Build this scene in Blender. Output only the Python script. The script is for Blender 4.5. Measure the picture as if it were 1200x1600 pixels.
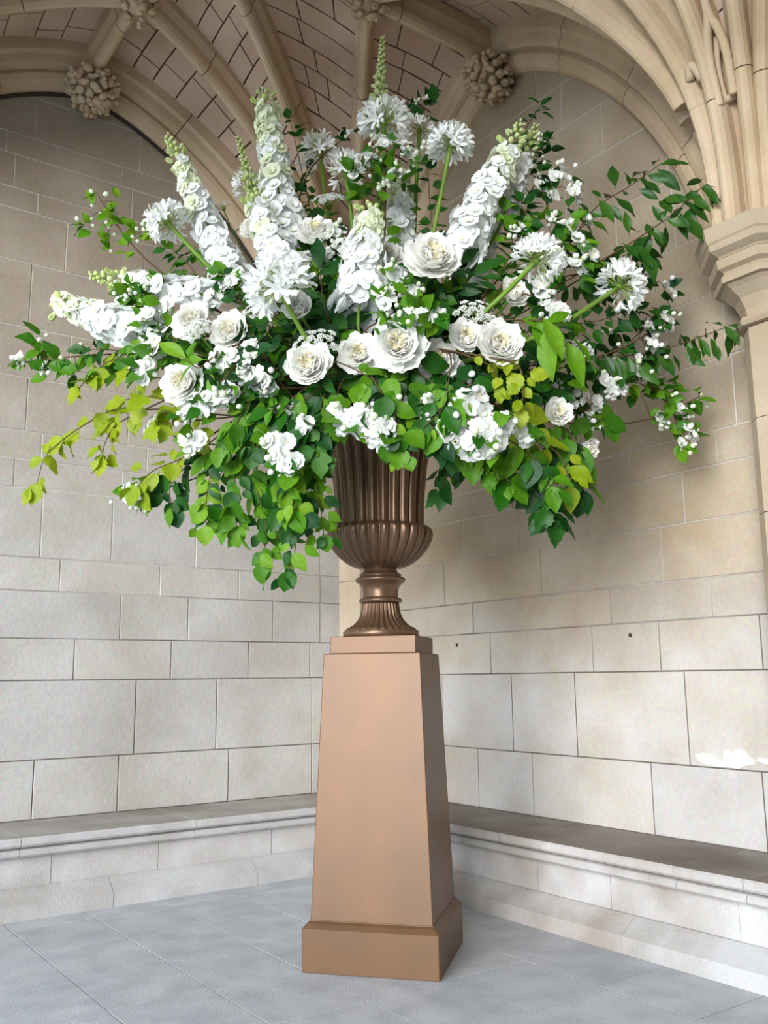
import bpy, math, random
import numpy as np
from mathutils import Vector, Matrix
random.seed(7)
RND = random.Random(11)
scene = bpy.context.scene
for o in list(bpy.data.objects):
    bpy.data.objects.remove(o, do_unlink=True)
C = scene.collection

# ---------------------------------------------------------------- camera
CAM = Vector((0, 0, 1.4)); F = 1442.0
RIGHT = Vector((0.814, -0.581, -0.011)).normalized()
FWD = Vector((0.574, 0.800, 0.177)).normalized()
DOWN = FWD.cross(RIGHT).normalized()
RIGHT = DOWN.cross(FWD).normalized()
cd = bpy.data.cameras.new('camera'); cam = bpy.data.objects.new('camera', cd); C.objects.link(cam)
cd.sensor_fit = 'VERTICAL'; cd.sensor_height = 36.0; cd.lens = F / 1600.0 * 36.0
cd.clip_start = 0.05; cd.clip_end = 200
cam.matrix_world = Matrix((
    (RIGHT.x, -DOWN.x, -FWD.x, CAM.x),
    (RIGHT.y, -DOWN.y, -FWD.y, CAM.y),
    (RIGHT.z, -DOWN.z, -FWD.z, CAM.z),
    (0, 0, 0, 1)))
scene.camera = cam

# ---------------------------------------------------------------- light
world = bpy.data.worlds.new('sky'); scene.world = world; world.use_nodes = True
wn = world.node_tree.nodes; wn['Background'].inputs[0].default_value = (0.74, 0.87, 1.0, 1)
wn['Background'].inputs[1].default_value = 1.1
sd = bpy.data.lights.new('sun', 'SUN'); sd.energy = 3.1; sd.angle = math.radians(36); sd.color = (0.985, 0.985, 1.0)
sun = bpy.data.objects.new('sun', sd); C.objects.link(sun); sun.location = (-8, -4, 8)
sun.rotation_euler = Vector((1.0, 0.56, -0.22)).to_track_quat('-Z', 'Y').to_euler()
scene.view_settings.view_transform = 'Standard'; scene.view_settings.look = 'None'
scene.view_settings.gamma = 1.0; scene.view_settings.use_curve_mapping = False
scene.view_settings.exposure = 0.72

# ---------------------------------------------------------------- helpers
def lin(r, g, b):
    def f(c):
        c /= 255.0
        return c / 12.92 if c <= 0.04045 else ((c + 0.055) / 1.055) ** 2.4
    return (f(r), f(g), f(b), 1.0)

def mesh(name, verts, faces, mats, smooth=True, fmat=None):
    me = bpy.data.meshes.new(name)
    me.from_pydata([tuple(v) for v in verts], [], faces)
    for m in (mats if isinstance(mats, (list, tuple)) else [mats]):
        me.materials.append(m)
    if smooth: me.polygons.foreach_set('use_smooth', [True] * len(me.polygons))
    if fmat: me.polygons.foreach_set('material_index', fmat)
    me.update()
    return me

def link(name, me, parent=None, mat=None):
    o = bpy.data.objects.new(name, me); C.objects.link(o)
    if parent is not None: o.parent = parent
    if mat is not None: o.matrix_basis = mat
    return o

def tag(o, label, cat, group=None):
    o['label'] = label; o['category'] = cat
    if group: o['group'] = group
    return o

def thing(name, label, cat, loc, group=None):
    o = bpy.data.objects.new(name, None); C.objects.link(o); o.location = loc
    o.empty_display_size = 0.05
    return tag(o, label, cat, group)

class MB:
    def __init__(s): s.v = []; s.f = []; s.m = []
    def add(s, vs, fs, mi=0):
        b = len(s.v); s.v += [tuple(v) for v in vs]
        for f in fs: s.f.append(tuple(b + i for i in f)); s.m.append(mi)
    def box(s, x0, x1, y0, y1, z0, z1):
        s.add([(x0,y0,z0),(x1,y0,z0),(x1,y1,z0),(x0,y1,z0),(x0,y0,z1),(x1,y0,z1),(x1,y1,z1),(x0,y1,z1)],
              [(0,3,2,1),(4,5,6,7),(0,1,5,4),(1,2,6,5),(2,3,7,6),(3,0,4,7)])
    def mesh(s, name, mats, smooth=False): return mesh(name, s.v, s.f, mats, smooth, s.m)

def sweep(path, frames, prof, closed=True, caps=True):
    """prof: (w,d) points placed at path[i] + w*W + d*N"""
    V = []; Fc = []; n = len(prof)
    for p, (W, N) in zip(path, frames):
        for w, d in prof: V.append(p + W * w + N * d)
    for i in range(len(path) - 1):
        for j in range(n if closed else n - 1):
            k = (j + 1) % n
            Fc.append((i*n+j, i*n+k, (i+1)*n+k, (i+1)*n+j))
    if caps and closed:
        Fc.append(tuple(range(n - 1, -1, -1))); Fc.append(tuple((len(path)-1)*n + j for j in range(n)))
    return V, Fc

def tube_geo(pts, radii, sides=6):
    V = []; Fc = []; n = sides
    up = Vector((0.13, 0.21, 1)).normalized()
    for i, p in enumerate(pts):
        t = (pts[min(i+1, len(pts)-1)] - pts[max(i-1, 0)])
        if t.length < 1e-9: t = Vector((0, 0, 1))
        t.normalize()
        a = t.cross(up)
        if a.length < 0.05: a = t.cross(Vector((1, 0, 0)))
        a.normalize(); b = t.cross(a)
        for k in range(n):
            th = 2 * math.pi * k / n
            V.append(p + (a * math.cos(th) + b * math.sin(th)) * radii[i])
    for i in range(len(pts) - 1):
        for k in range(n):
            Fc.append((i*n+k, i*n+(k+1) % n, (i+1)*n+(k+1) % n, (i+1)*n+k))
    Fc.append(tuple(range(n-1, -1, -1))); Fc.append(tuple((len(pts)-1)*n+k for k in range(n)))
    return V, Fc

def lathe(prof, n, rfun=None, cap_top=True, cap_bot=True, phase=0.0):
    V = []; Fc = []
    for i, (z, r) in enumerate(prof):
        for k in range(n):
            th = 2 * math.pi * k / n + phase
            rr = rfun(i, th, r) if rfun else r
            V.append((rr * math.cos(th), rr * math.sin(th), z))
    for i in range(len(prof) - 1):
        for k in range(n):
            Fc.append((i*n+k, i*n+(k+1) % n, (i+1)*n+(k+1) % n, (i+1)*n+k))
    if cap_bot: Fc.append(tuple(range(n-1, -1, -1)))
    if cap_top: Fc.append(tuple((len(prof)-1)*n+k for k in range(n)))
    return V, Fc

# ---------------------------------------------------------------- materials
def newmat(name):
    m = bpy.data.materials.new(name); m.use_nodes = True
    nt = m.node_tree; b = nt.nodes['Principled BSDF']
    return m, nt, b

def stone_mat(name, ca, cb, stain, scale=1.0, rough=0.9, var=0.10, bump=0.25, ztop=None):
    m, nt, b = newmat(name); N = nt.nodes; L = nt.links
    tc = N.new('ShaderNodeTexCoord'); geo = N.new('ShaderNodeNewGeometry'); oi = N.new('ShaderNodeObjectInfo')
    n1 = N.new('ShaderNodeTexNoise'); n1.inputs['Scale'].default_value = 2.2 * scale; n1.inputs['Detail'].default_value = 6
    n2 = N.new('ShaderNodeTexNoise'); n2.inputs['Scale'].default_value = 38 * scale; n2.inputs['Detail'].default_value = 5
    n3 = N.new('ShaderNodeTexNoise'); n3.inputs['Scale'].default_value = 0.9 * scale; n3.inputs['Detail'].default_value = 4
    for n in (n1, n2, n3): L.new(geo.outputs['Position'], n.inputs['Vector'])
    mx = N.new('ShaderNodeMix'); mx.data_type = 'RGBA'; mx.inputs[6].default_value = ca; mx.inputs[7].default_value = cb
    add = N.new('ShaderNodeMath'); add.operation = 'ADD'; add.use_clamp = True
    r1 = N.new('ShaderNodeMapRange'); r1.inputs[1].default_value = 0.35; r1.inputs[2].default_value = 0.68
    L.new(n1.outputs['Fac'], r1.inputs[0])
    r2 = N.new('ShaderNodeMapRange'); r2.inputs[3].default_value = -0.45; r2.inputs[4].default_value = 0.45
    L.new(oi.outputs['Random'], r2.inputs[0])
    L.new(r1.outputs[0], add.inputs[0]); L.new(r2.outputs[0], add.inputs[1])
    L.new(add.outputs[0], mx.inputs[0])
    col = mx.outputs[2]
    if ztop is not None:      # multiplies the stone colour browner and darker with height
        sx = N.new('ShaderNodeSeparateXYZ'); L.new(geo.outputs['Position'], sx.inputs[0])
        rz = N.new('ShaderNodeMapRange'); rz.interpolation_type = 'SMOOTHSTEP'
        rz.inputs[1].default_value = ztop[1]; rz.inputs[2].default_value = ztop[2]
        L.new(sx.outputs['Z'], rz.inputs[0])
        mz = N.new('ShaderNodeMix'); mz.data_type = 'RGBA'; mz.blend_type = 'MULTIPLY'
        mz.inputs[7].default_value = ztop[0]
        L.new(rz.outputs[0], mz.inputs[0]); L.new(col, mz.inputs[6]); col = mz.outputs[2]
    st = N.new('ShaderNodeMix'); st.data_type = 'RGBA'; st.blend_type = 'MULTIPLY'; st.inputs[7].default_value = stain
    r3 = N.new('ShaderNodeMapRange'); r3.inputs[1].default_value = 0.46; r3.inputs[2].default_value = 0.66; r3.inputs[4].default_value = 0.9
    L.new(n3.outputs['Fac'], r3.inputs[0]); L.new(r3.outputs[0], st.inputs[0]); L.new(col, st.inputs[6])
    sp = N.new('ShaderNodeMix'); sp.data_type = 'RGBA'; sp.blend_type = 'OVERLAY'; sp.inputs[0].default_value = var * 2
    L.new(st.outputs[2], sp.inputs[6]); L.new(n2.outputs['Color'], sp.inputs[7])
    hs = N.new('ShaderNodeHueSaturation'); L.new(sp.outputs[2], hs.inputs['Color'])
    r4 = N.new('ShaderNodeMapRange'); r4.inputs[3].default_value = 1 - var; r4.inputs[4].default_value = 1 + var
    L.new(oi.outputs['Random'], r4.inputs[0]); L.new(r4.outputs[0], hs.inputs['Value'])
    bw = N.new('ShaderNodeHueSaturation'); bw.inputs['Saturation'].default_value = 1.0
    L.new(hs.outputs[0], bw.inputs['Color']); L.new(bw.outputs[0], b.inputs['Base Color'])
    b.inputs['Roughness'].default_value = rough; b.inputs['Specular IOR Level'].default_value = 0.25
    bp = N.new('ShaderNodeBump'); bp.inputs['Strength'].default_value = bump; bp.inputs['Distance'].default_value = 0.01
    L.new(n2.outputs['Fac'], bp.inputs['Height']); L.new(bp.outputs[0], b.inputs['Normal'])
    return m

def plain(name, col, rough=0.6, spec=0.3):
    m, nt, b = newmat(name); b.inputs['Base Color'].default_value = col
    b.inputs['Roughness'].default_value = rough; b.inputs['Specular IOR Level'].default_value = spec
    return m

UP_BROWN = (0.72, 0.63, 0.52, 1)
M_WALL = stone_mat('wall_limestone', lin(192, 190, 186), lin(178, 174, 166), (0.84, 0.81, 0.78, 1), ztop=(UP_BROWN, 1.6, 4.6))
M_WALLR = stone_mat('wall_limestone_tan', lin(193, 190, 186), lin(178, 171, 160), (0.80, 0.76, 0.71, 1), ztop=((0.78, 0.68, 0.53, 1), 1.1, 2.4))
M_BENCH = stone_mat('bench_stone', lin(196, 195, 194), lin(178, 174, 170), (0.66, 0.60, 0.54, 1), scale=1.6)
M_SEAT = stone_mat('bench_seat_stone', lin(154, 147, 139), lin(132, 124, 116), (0.7, 0.66, 0.62, 1), scale=1.6, rough=0.7)  # darker top colour, used on the right bench only
M_SEATL = stone_mat('pale_seat_stone', lin(176, 172, 166), lin(156, 150, 144), (0.75, 0.72, 0.68, 1), scale=1.6, rough=0.7)
M_BACK = stone_mat('dark_blocker_stone', lin(96, 84, 72), lin(82, 72, 62), (0.8, 0.76, 0.72, 1))  # dark so the added blocking wall bounces little light
M_WEB = stone_mat('vault_stone', lin(214, 190, 170), lin(194, 169, 148), (0.80, 0.76, 0.72, 1), var=0.09)
M_RIB = stone_mat('rib_stone', lin(205, 184, 155), lin(187, 165, 133), (0.80, 0.75, 0.70, 1), var=0.07)
M_COL = stone_mat('respond_stone', lin(186, 172, 150), lin(176, 160, 136), (0.82, 0.78, 0.72, 1), var=0.06)
M_FLOOR = stone_mat('floor_flagstone', lin(198, 201, 205), lin(176, 179, 184), (0.84, 0.86, 0.88, 1), scale=2.2, rough=0.5, var=0.10, bump=0.2)
M_JDARK = plain('grimy_joint', lin(112, 100, 88), 0.95)
M_JFLOOR = plain('floor_joint', lin(104, 102, 102), 0.95)
M_JWEB = plain('vault_joint', lin(98, 74, 62), 0.95)
M_PLASTER = plain('white_plaster', lin(206, 204, 198), 0.9)
M_DARK = plain('drill_hole', lin(60, 54, 48), 0.9)

def mortar_mat():
    m, nt, b = newmat('wall_mortar'); N = nt.nodes; L = nt.links
    geo = N.new('ShaderNodeNewGeometry'); sx = N.new('ShaderNodeSeparateXYZ'); L.new(geo.outputs['Position'], sx.inputs[0])
    r = N.new('ShaderNodeMapRange'); r.inputs[1].default_value = 1.5; r.inputs[2].default_value = 2.6
    n = N.new('ShaderNodeTexNoise'); n.inputs['Scale'].default_value = 1.3; L.new(geo.outputs['Position'], n.inputs['Vector'])
    a = N.new('ShaderNodeMath'); a.operation = 'MULTIPLY_ADD'; a.inputs[1].default_value = 2.4; L.new(n.outputs['Fac'], a.inputs[0])
    s = N.new('ShaderNodeMath'); s.operation = 'SUBTRACT'; s.inputs[1].default_value = 1.2
    L.new(sx.outputs['Z'], a.inputs[2]); L.new(a.outputs[0], s.inputs[0]); L.new(s.outputs[0], r.inputs[0])
    mx = N.new('ShaderNodeMix'); mx.data_type = 'RGBA'
    mx.inputs[6].default_value = lin(96, 88, 82); mx.inputs[7].default_value = lin(190, 184, 175)
    L.new(r.outputs[0], mx.inputs[0]); L.new(mx.outputs[2], b.inputs['Base Color']); b.inputs['Roughness'].default_value = 0.95
    return m
M_MORTAR = mortar_mat()

# ---------------------------------------------------------------- setting: walls
XW, YW = 4.60, 6.78
def block_mesh(u0, u1, z0, z1, d, bev=0.004, thick=0.03):
    """front face at +d along local y- (towards room handled by caller)"""
    b = bev
    V = [(u0,0,z0),(u1,0,z0),(u1,0,z1),(u0,0,z1),
         (u0,thick-b+d,z0),(u1,thick-b+d,z0),(u1,thick-b+d,z1),(u0,thick-b+d,z1),
         (u0+b,thick+d,z0+b),(u1-b,thick+d,z0+b),(u1-b,thick+d,z1-b),(u0+b,thick+d,z1-b)]
    Fc = [(0,3,2,1)] + [(i,(i+1)%4,4+(i+1)%4,4+i) for i in range(4)] + [(4+i,4+(i+1)%4,8+(i+1)%4,8+i) for i in range(4)] + [(8,9,10,11)]
    return V, Fc

def build_wall(name, axis, umin, umax, courses, mat, stone_name='stone_block'):
    mb = MB()
    if axis == 'x': mb.box(umin, umax, YW + 0.004, YW + 0.3, 0, 6.75)
    else: mb.box(XW + 0.004, XW + 0.3, umin, umax, 0, 6.75)
    w = link(name, mb.mesh(name, M_MORTAR)); w['kind'] = 'structure'
    g = 0.0035
    for (z0, z1, joints) in courses:
        us = [umin] + sorted(joints) + [umax]
        # fill long unseen stretches
        full = [us[0]]
        for a, b in zip(us, us[1:]):
            n = max(1, int(round((b - a) / 1.1))) if b - a > 1.4 else 1
            for k in range(1, n + 1): full.append(a + (b - a) * k / n)
        for a, b in zip(full, full[1:]):
            V, Fc = block_mesh(a + g, b - g, z0 + g, z1 - g, RND.uniform(-0.002, 0.002), .003)
            if axis == 'x': V = [(x, YW + 0.03 - y, z) for x, y, z in V]
            else: V = [(XW + 0.03 - y, x, z) for x, y, z in V]; Fc = [tuple(reversed(f)) for f in Fc]
            if axis == 'x': pass
            link(stone_name, mesh(stone_name, V, Fc, mat, False), w)
    return w

LZ = [0.0, 0.468, 0.866, 1.409, 1.701, 2.037, 2.274, 2.774, 2.982, 3.192, 3.594, 3.978, 4.482, 4.887, 5.053, 5.324, 5.493, 5.836, 6.25, 6.7]
LJ = [[], [1.86, 2.46, 3.34, 4.1], [2.57, 3.23, 4.1], [2.1, 2.84, 3.5, 4.08], [2.43, 2.97, 3.72, 4.18], [1.97, 2.73, 3.4, 4.18], [1.82, 2.34, 3.02, 3.64, 4.18], [1.61, 2.4, 3.14, 3.85], [1.79, 2.59, 3.55], [1.67, 2.43, 3.13, 4.1], [1.96, 2.73, 3.66], [1.65, 2.34, 3.11, 4.0], [1.89, 2.51, 3.5], [1.66, 2.36, 3.4], [1.48, 2.39, 3.3], [1.41, 2.29, 2.74, 3.6], [1.61, 2.44, 3.3], [1.3, 2.2, 3.2], []]
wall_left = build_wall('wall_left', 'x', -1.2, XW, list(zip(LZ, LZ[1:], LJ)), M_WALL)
RZ = [0.0, 0.469, 0.884, 1.421, 1.718, 1.949, 2.286, 2.595, 2.798, 3.219, 3.625, 4.005, 4.46, 4.918, 5.28, 5.634, 6.1, 6.7]
RJ = [[], [5.27, 4.71, 3.71, 2.98], [5.67, 4.89, 4.29, 3.43], [5.1, 4.12, 3.59, 2.92], [5.28, 4.77, 3.95, 3.21], [5.61, 4.55, 3.53], [5.38, 4.75, 4.1, 3.35], [5.9, 4.81, 3.74, 3.1], [5.5, 4.29, 2.96], [6.0, 5.1, 4.2, 3.4, 2.99], [5.6, 4.6, 3.57, 3.07], [5.2, 4.4, 3.73, 3.28], [5.5, 4.7, 4.16, 3.3], [5.9, 5.2, 4.5, 3.8], [5.6, 4.9, 4.16], [5.3, 4.4], []]
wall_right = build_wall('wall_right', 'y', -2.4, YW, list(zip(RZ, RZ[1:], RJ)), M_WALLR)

# unseen wall behind the viewer, added to keep light off the pedestal side
mb = MB(); mb.box(-0.9, XW + .3, -2.75, -2.42, 0, 6.75)
o = link('wall_blocker', mb.mesh('wall_blocker', M_BACK)); o['kind'] = 'structure'

# plaster left on the right wall, and two old fixing holes
pp = [(3.395,.947),(3.34,.965),(3.288,.96),(3.24,.935),(3.20,.925),(3.205,.965),(3.188,.992),(3.165,.99),(3.150,.965),(3.138,.985),(3.10,1.0),(3.06,.985),(3.05,.965),(3.011,.943),(3.021,.915),(3.07,.905),(3.112,.886),(3.18,.893),(3.233,.887),(3.29,.895),(3.336,.898),(3.37,.915)]
n = len(pp); cxp = sum(p[0] for p in pp)/n; czp = sum(p[1] for p in pp)/n
V = [(XW + 0.002, a, b) for a, b in pp] + [(XW - 0.006, cxp+(a-cxp)*.97, czp+(b-czp)*.95) for a, b in pp]
link('plaster_patch', mesh('plaster_patch', V, [(i,(i+1)%n,n+(i+1)%n,n+i) for i in range(n)] + [tuple(range(n, 2*n))], M_PLASTER, False), wall_right)['label'] = 'white plaster scrap left on the stone'
pq = [(2.93,.955),(2.99,.96),(3.0,.94),(2.95,.925),(2.88,.93)]
n = len(pq)
V = [(XW + 0.002, a, b) for a, b in pq] + [(XW - 0.006, a*.998+.005, b*.998+.001) for a, b in pq]
link('plaster_patch', mesh('plaster_patch', V, [(i,(i+1)%n,n+(i+1)%n,n+i) for i in range(n)] + [tuple(range(n, 2*n))], M_PLASTER, False), wall_right)
for a, b in ((5.474, 1.642), (3.805, 1.643)):
    V, Fc = lathe([(0, .014), (.012, .011)], 8)
    link('fixing_hole', mesh('fixing_hole', [(XW - .002 - z*.2, a + x, b + y) for x, y, z in V], Fc, M_DARK), wall_right)

# ---------------------------------------------------------------- setting: floor of flagstones
mb = MB(); mb.box(-9, XW + .3, -9, YW + .3, -0.3, -0.0015)
floor = link('floor', mb.mesh('floor', M_JFLOOR)); floor['kind'] = 'structure'
x = 0.56 - 0.478 * 4; col = 0
while x < 3.95:
    x1 = x + 0.478
    y = -1.2 + (0.0 if col % 2 else 0.06)
    while y < 6.1:
        y1 = y + 0.535
        if y1 > -0.2 and x1 > 0.0:
            g = 0.0022
            V, Fc = block_mesh(x + g, x1 - g, y + g, y1 - g, RND.uniform(-.0006, .0006), .0012, .03)
            V = [(a, c, -0.03 + b) for a, b, c in V]; Fc = [tuple(reversed(f)) for f in Fc]
            link('flagstone', mesh('flagstone', V, Fc, M_FLOOR, False), floor)
        y = y1
    x = x1; col += 1
mb = MB()
mb.box(-9, 0.08, -9, YW, -0.03, 0.0); mb.box(0.08, 3.95, -9, -1.2, -0.03, 0.0)
o = link('paving', mb.mesh('paving', M_FLOOR), floor)

# ---------------------------------------------------------------- stone benches along both walls
def bench(label, axis, end, front, wallc, jseat, jriser, jplinth, start, top):
    """profile in (q = distance out from the wall, z); runs u from `end` to `start`"""
    D = wallc - front
    root = thing('stone_bench', label, 'bench', (0, 0, 0))
    if axis == 'x': root.location = ((start + end)/2, wallc, 0)
    else: root.location = (wallc, (start + end)/2, 0)
    rl = Vector(root.location)
    seat = [(.006,.405),(D-.03,.405),(D-.012,.412),(D,.425),(D,.457),(D-.008,.467),(.006,.467)]
    roll = [(.006,.335),(D-.09,.335)] + [(D-.075+.055*math.cos(a), .372+.033*math.sin(a)) for a in [math.radians(t) for t in (-80,-50,-20,10,40,70)]] + [(D-.07,.405),(.006,.405)]
    riser = [(.006,.165),(D-.085,.165),(D-.085,.335),(.006,.335)]
    plinth = [(.006,0),(D+.045,0),(D+.045,.085),(D-.045,.15),(D-.07,.165),(.006,.165)]
    def piece(nm, prof, joints, mat, gap=0.0022):
        us = [end] + sorted(joints) + [start]
        full = [us[0]]
        for a, b in zip(us, us[1:]):
            n = max(1, round((b-a)/1.3))
            for k in range(1, n+1): full.append(a + (b-a)*k/n)
        for a, b in zip(full, full[1:]):
            off = RND.uniform(-.003, .003); k = len(prof)
            V = []
            nseg = 2
            for s in range(nseg):
                u = a + gap if s == 0 else b - gap
                for q, z in prof:
                    qq = q + (off if q > 0.02 else 0)
                    uu = u
                    P = (uu, wallc - qq, z) if axis == 'x' else (wallc - qq, uu, z)
                    V.append(Vector(P) - rl)
            Fc = [(j, (j+1) % k, k+(j+1) % k, k+j) for j in range(k)] + [tuple(range(k-1,-1,-1)), tuple(range(k, 2*k))]
            if axis == 'x': Fc = [tuple(reversed(f)) for f in Fc]
            me = mesh(nm, V, Fc, mat, False)
            if len(mat) > 1 if isinstance(mat, list) else False:
                for p in me.polygons:
                    if p.normal.z > .7 or p.normal.z < -.7: p.material_index = 1
            link(nm, me, root)
    piece('seat_slab', seat, jseat, [M_BENCH, top]); piece('roll_moulding', roll, jseat, [M_BENCH])
    piece('riser_block', riser, jriser, [M_BENCH]); piece('plinth_block', plinth, jplinth, [M_BENCH])
    return root
bench('low stone bench with moulded edge along the left wall', 'x', -1.2, 6.05, YW, [1.61, 2.75], [1.82, 2.52, 3.37], [2.18, 3.2], XW - .006, M_SEATL)
bench('low stone bench with dark seat along the right wall', 'y', -2.4, 3.95, XW, [4.35, 3.09, 2.7], [4.12, 3.57, 2.79], [5.0, 3.4], 6.0, M_SEAT)

# ---------------------------------------------------------------- responds (wall columns)
def respond(cx, cy, label, ztop=3.75, zbot=0.465):
    root = thing('stone_column', label, 'column', (cx, cy, zbot))
    ph = math.pi / 8
    def part(nm, prof, nn=8, ang=ph):
        V, Fc = lathe([(z - zbot, r) for z, r in prof], nn, phase=ang)
        link(nm, mesh(nm, V, Fc, M_COL, False), root)
    for k in range(5):
        z0 = zbot + .25 + k * (3.22 - zbot - .25)/5; z1 = zbot + .25 + (k+1) * (3.22 - zbot - .25)/5
        part('shaft_drum', [(z0 + .002, .150), (z1 - .002, .150)], 8)
    part('column_base', [(zbot, .21), (zbot+.12, .21), (zbot+.15, .18), (zbot+.2, .19), (zbot+.25, .152)])
    part('necking_ring', [(3.222, .15), (3.225, .185), (3.245, .197), (3.268, .185), (3.275, .152)])
    part('capital_bell', [(3.277, .150), (3.32, .158), (3.38, .185), (3.43, .235), (3.45, .262)])
    part('capital_moulding', [(3.452, .262), (3.455, .285), (3.49, .288), (3.50, .268), (3.515, .275), (3.53, .305), (3.58, .312)])
    part('abacus', [(3.582, .312), (3.585, .29), (3.60, .30), (3.625, .345), (3.66, .352), (3.67, .362), (ztop, .375)])
    return root
COLS = {'corner': (4.46, 6.64), 'right': (4.45, 2.60), 'left': (-0.51, 6.64), 'near': (-0.51, 2.60)}
respond(*COLS['corner'], 'pale stone shaft standing in the room corner behind the urn')
respond(*COLS['right'], 'tan stone wall column with moulded octagonal capital under the rib fan')
# ---------------------------------------------------------------- setting: ribbed vault
ZS, ZR = 3.75, 6.28
BX, BY = 1.98, 4.72
def gfun(u, q=0.4): return max(0.0, 1 - (1 - u) ** 1.6) ** q
def rib_path(S, E, z1=ZR, n=40, q=0.4):
    raw = []
    for i in range(201):
        u = (i / 200.0) ** 2.8
        raw.append(Vector((S[0] + (E[0]-S[0])*u, S[1] + (E[1]-S[1])*u, ZS + (z1-ZS)*gfun(u, q))))
    acc = [0.0]
    for a, b in zip(raw, raw[1:]): acc.append(acc[-1] + (b-a).length)
    out = []; j = 0
    for i in range(n + 1):
        t = acc[-1] * i / n
        while j < 199 and acc[j+1] < t: j += 1
        f = (t - acc[j]) / max(1e-9, acc[j+1]-acc[j]); out.append(raw[j].lerp(raw[j+1], min(1, max(0, f))))
    return out
def frames_of(path, W=None):
    fr = []
    pd = Vector((path[-1].x - path[0].x, path[-1].y - path[0].y, 0)).normalized()
    Wv = W if W is not None else Vector((-pd.y, pd.x, 0))
    for i in range(len(path)):
        t = (path[min(i+1, len(path)-1)] - path[max(0, i-1)]).normalized()
        a = t.dot(pd); s = t.z
        fr.append((Wv, (pd * s - Vector((0, 0, 1)) * a).normalized()))
    return fr
PROF = [(-.072,-.04),(-.072,.05),(-.06,.075),(-.046,.11),(-.048,.165),(-.038,.20),(-.02,.222),(0,.23),(.02,.222),(.038,.20),(.048,.165),(.046,.11),(.06,.075),(.072,.05),(.072,-.04)]
WPROF = [(-.02,-.06),(.20,-.06),(.20,.05),(.175,.075),(.168,.13),(.155,.162),(.105,.168),(.122,.20),(.112,.24),(.085,.285),(.05,.30),(-.02,.30)]
WCORE = [(-.02,-.05),(.19,-.05),(.19,.045),(.165,.07),(.155,.12),(.098,.15),(.098,.2),(.09,.235),(.075,.275),(.04,.29),(-.02,.29)]
def shrink(prof, k=0.965):
    cx = sum(p[0] for p in prof)/len(prof); cy = sum(p[1] for p in prof)/len(prof)
    return [(cx+(a-cx)*k, cy+(b-cy)*k) for a, b in prof]
def make_rib(path, prof, parent, seg=0.85, W=None, simple=False, flip=False, core=None):
    fr = frames_of(path, W)
    V, Fc = sweep(path, fr, (WCORE if prof is WPROF else shrink(prof)) if not simple else prof)
    if flip: Fc = [tuple(reversed(f)) for f in Fc]
    rib = link('rib', mesh('rib', V, Fc, core or (M_JWEB if not simple else M_RIB), False), parent)
    if simple: return rib
    L = [0]
    for a, b in zip(path, path[1:]): L.append(L[-1] + (b-a).length)
    nseg = max(1, round(L[-1]/seg)); gap = 0.008
    def at(t):
        for i in range(len(L)-1):
            if L[i+1] >= t or i == len(L)-2:
                f = (t-L[i])/max(1e-9, L[i+1]-L[i]); 
                return path[i].lerp(path[i+1], f), fr[i][0], fr[i][1].lerp(fr[i+1][1], f).normalized()
    cuts = [0] + [L[-1]*(k + RND.uniform(-.12, .12))/nseg for k in range(1, nseg)] + [L[-1]]
    for k in range(nseg):
        a = cuts[k] + gap/2; b = cuts[k+1] - gap/2
        ns = max(2, int((b-a)/0.12))
        P = [at(a + (b-a)*i/ns) for i in range(ns+1)]
        V, Fc = sweep([p[0] for p in P], [(p[1], p[2]) for p in P], prof)
        if flip: Fc = [tuple(reversed(f)) for f in Fc]
        link('rib_stone', mesh('rib_stone', V, Fc, M_RIB, False), rib)
    return rib
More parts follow.
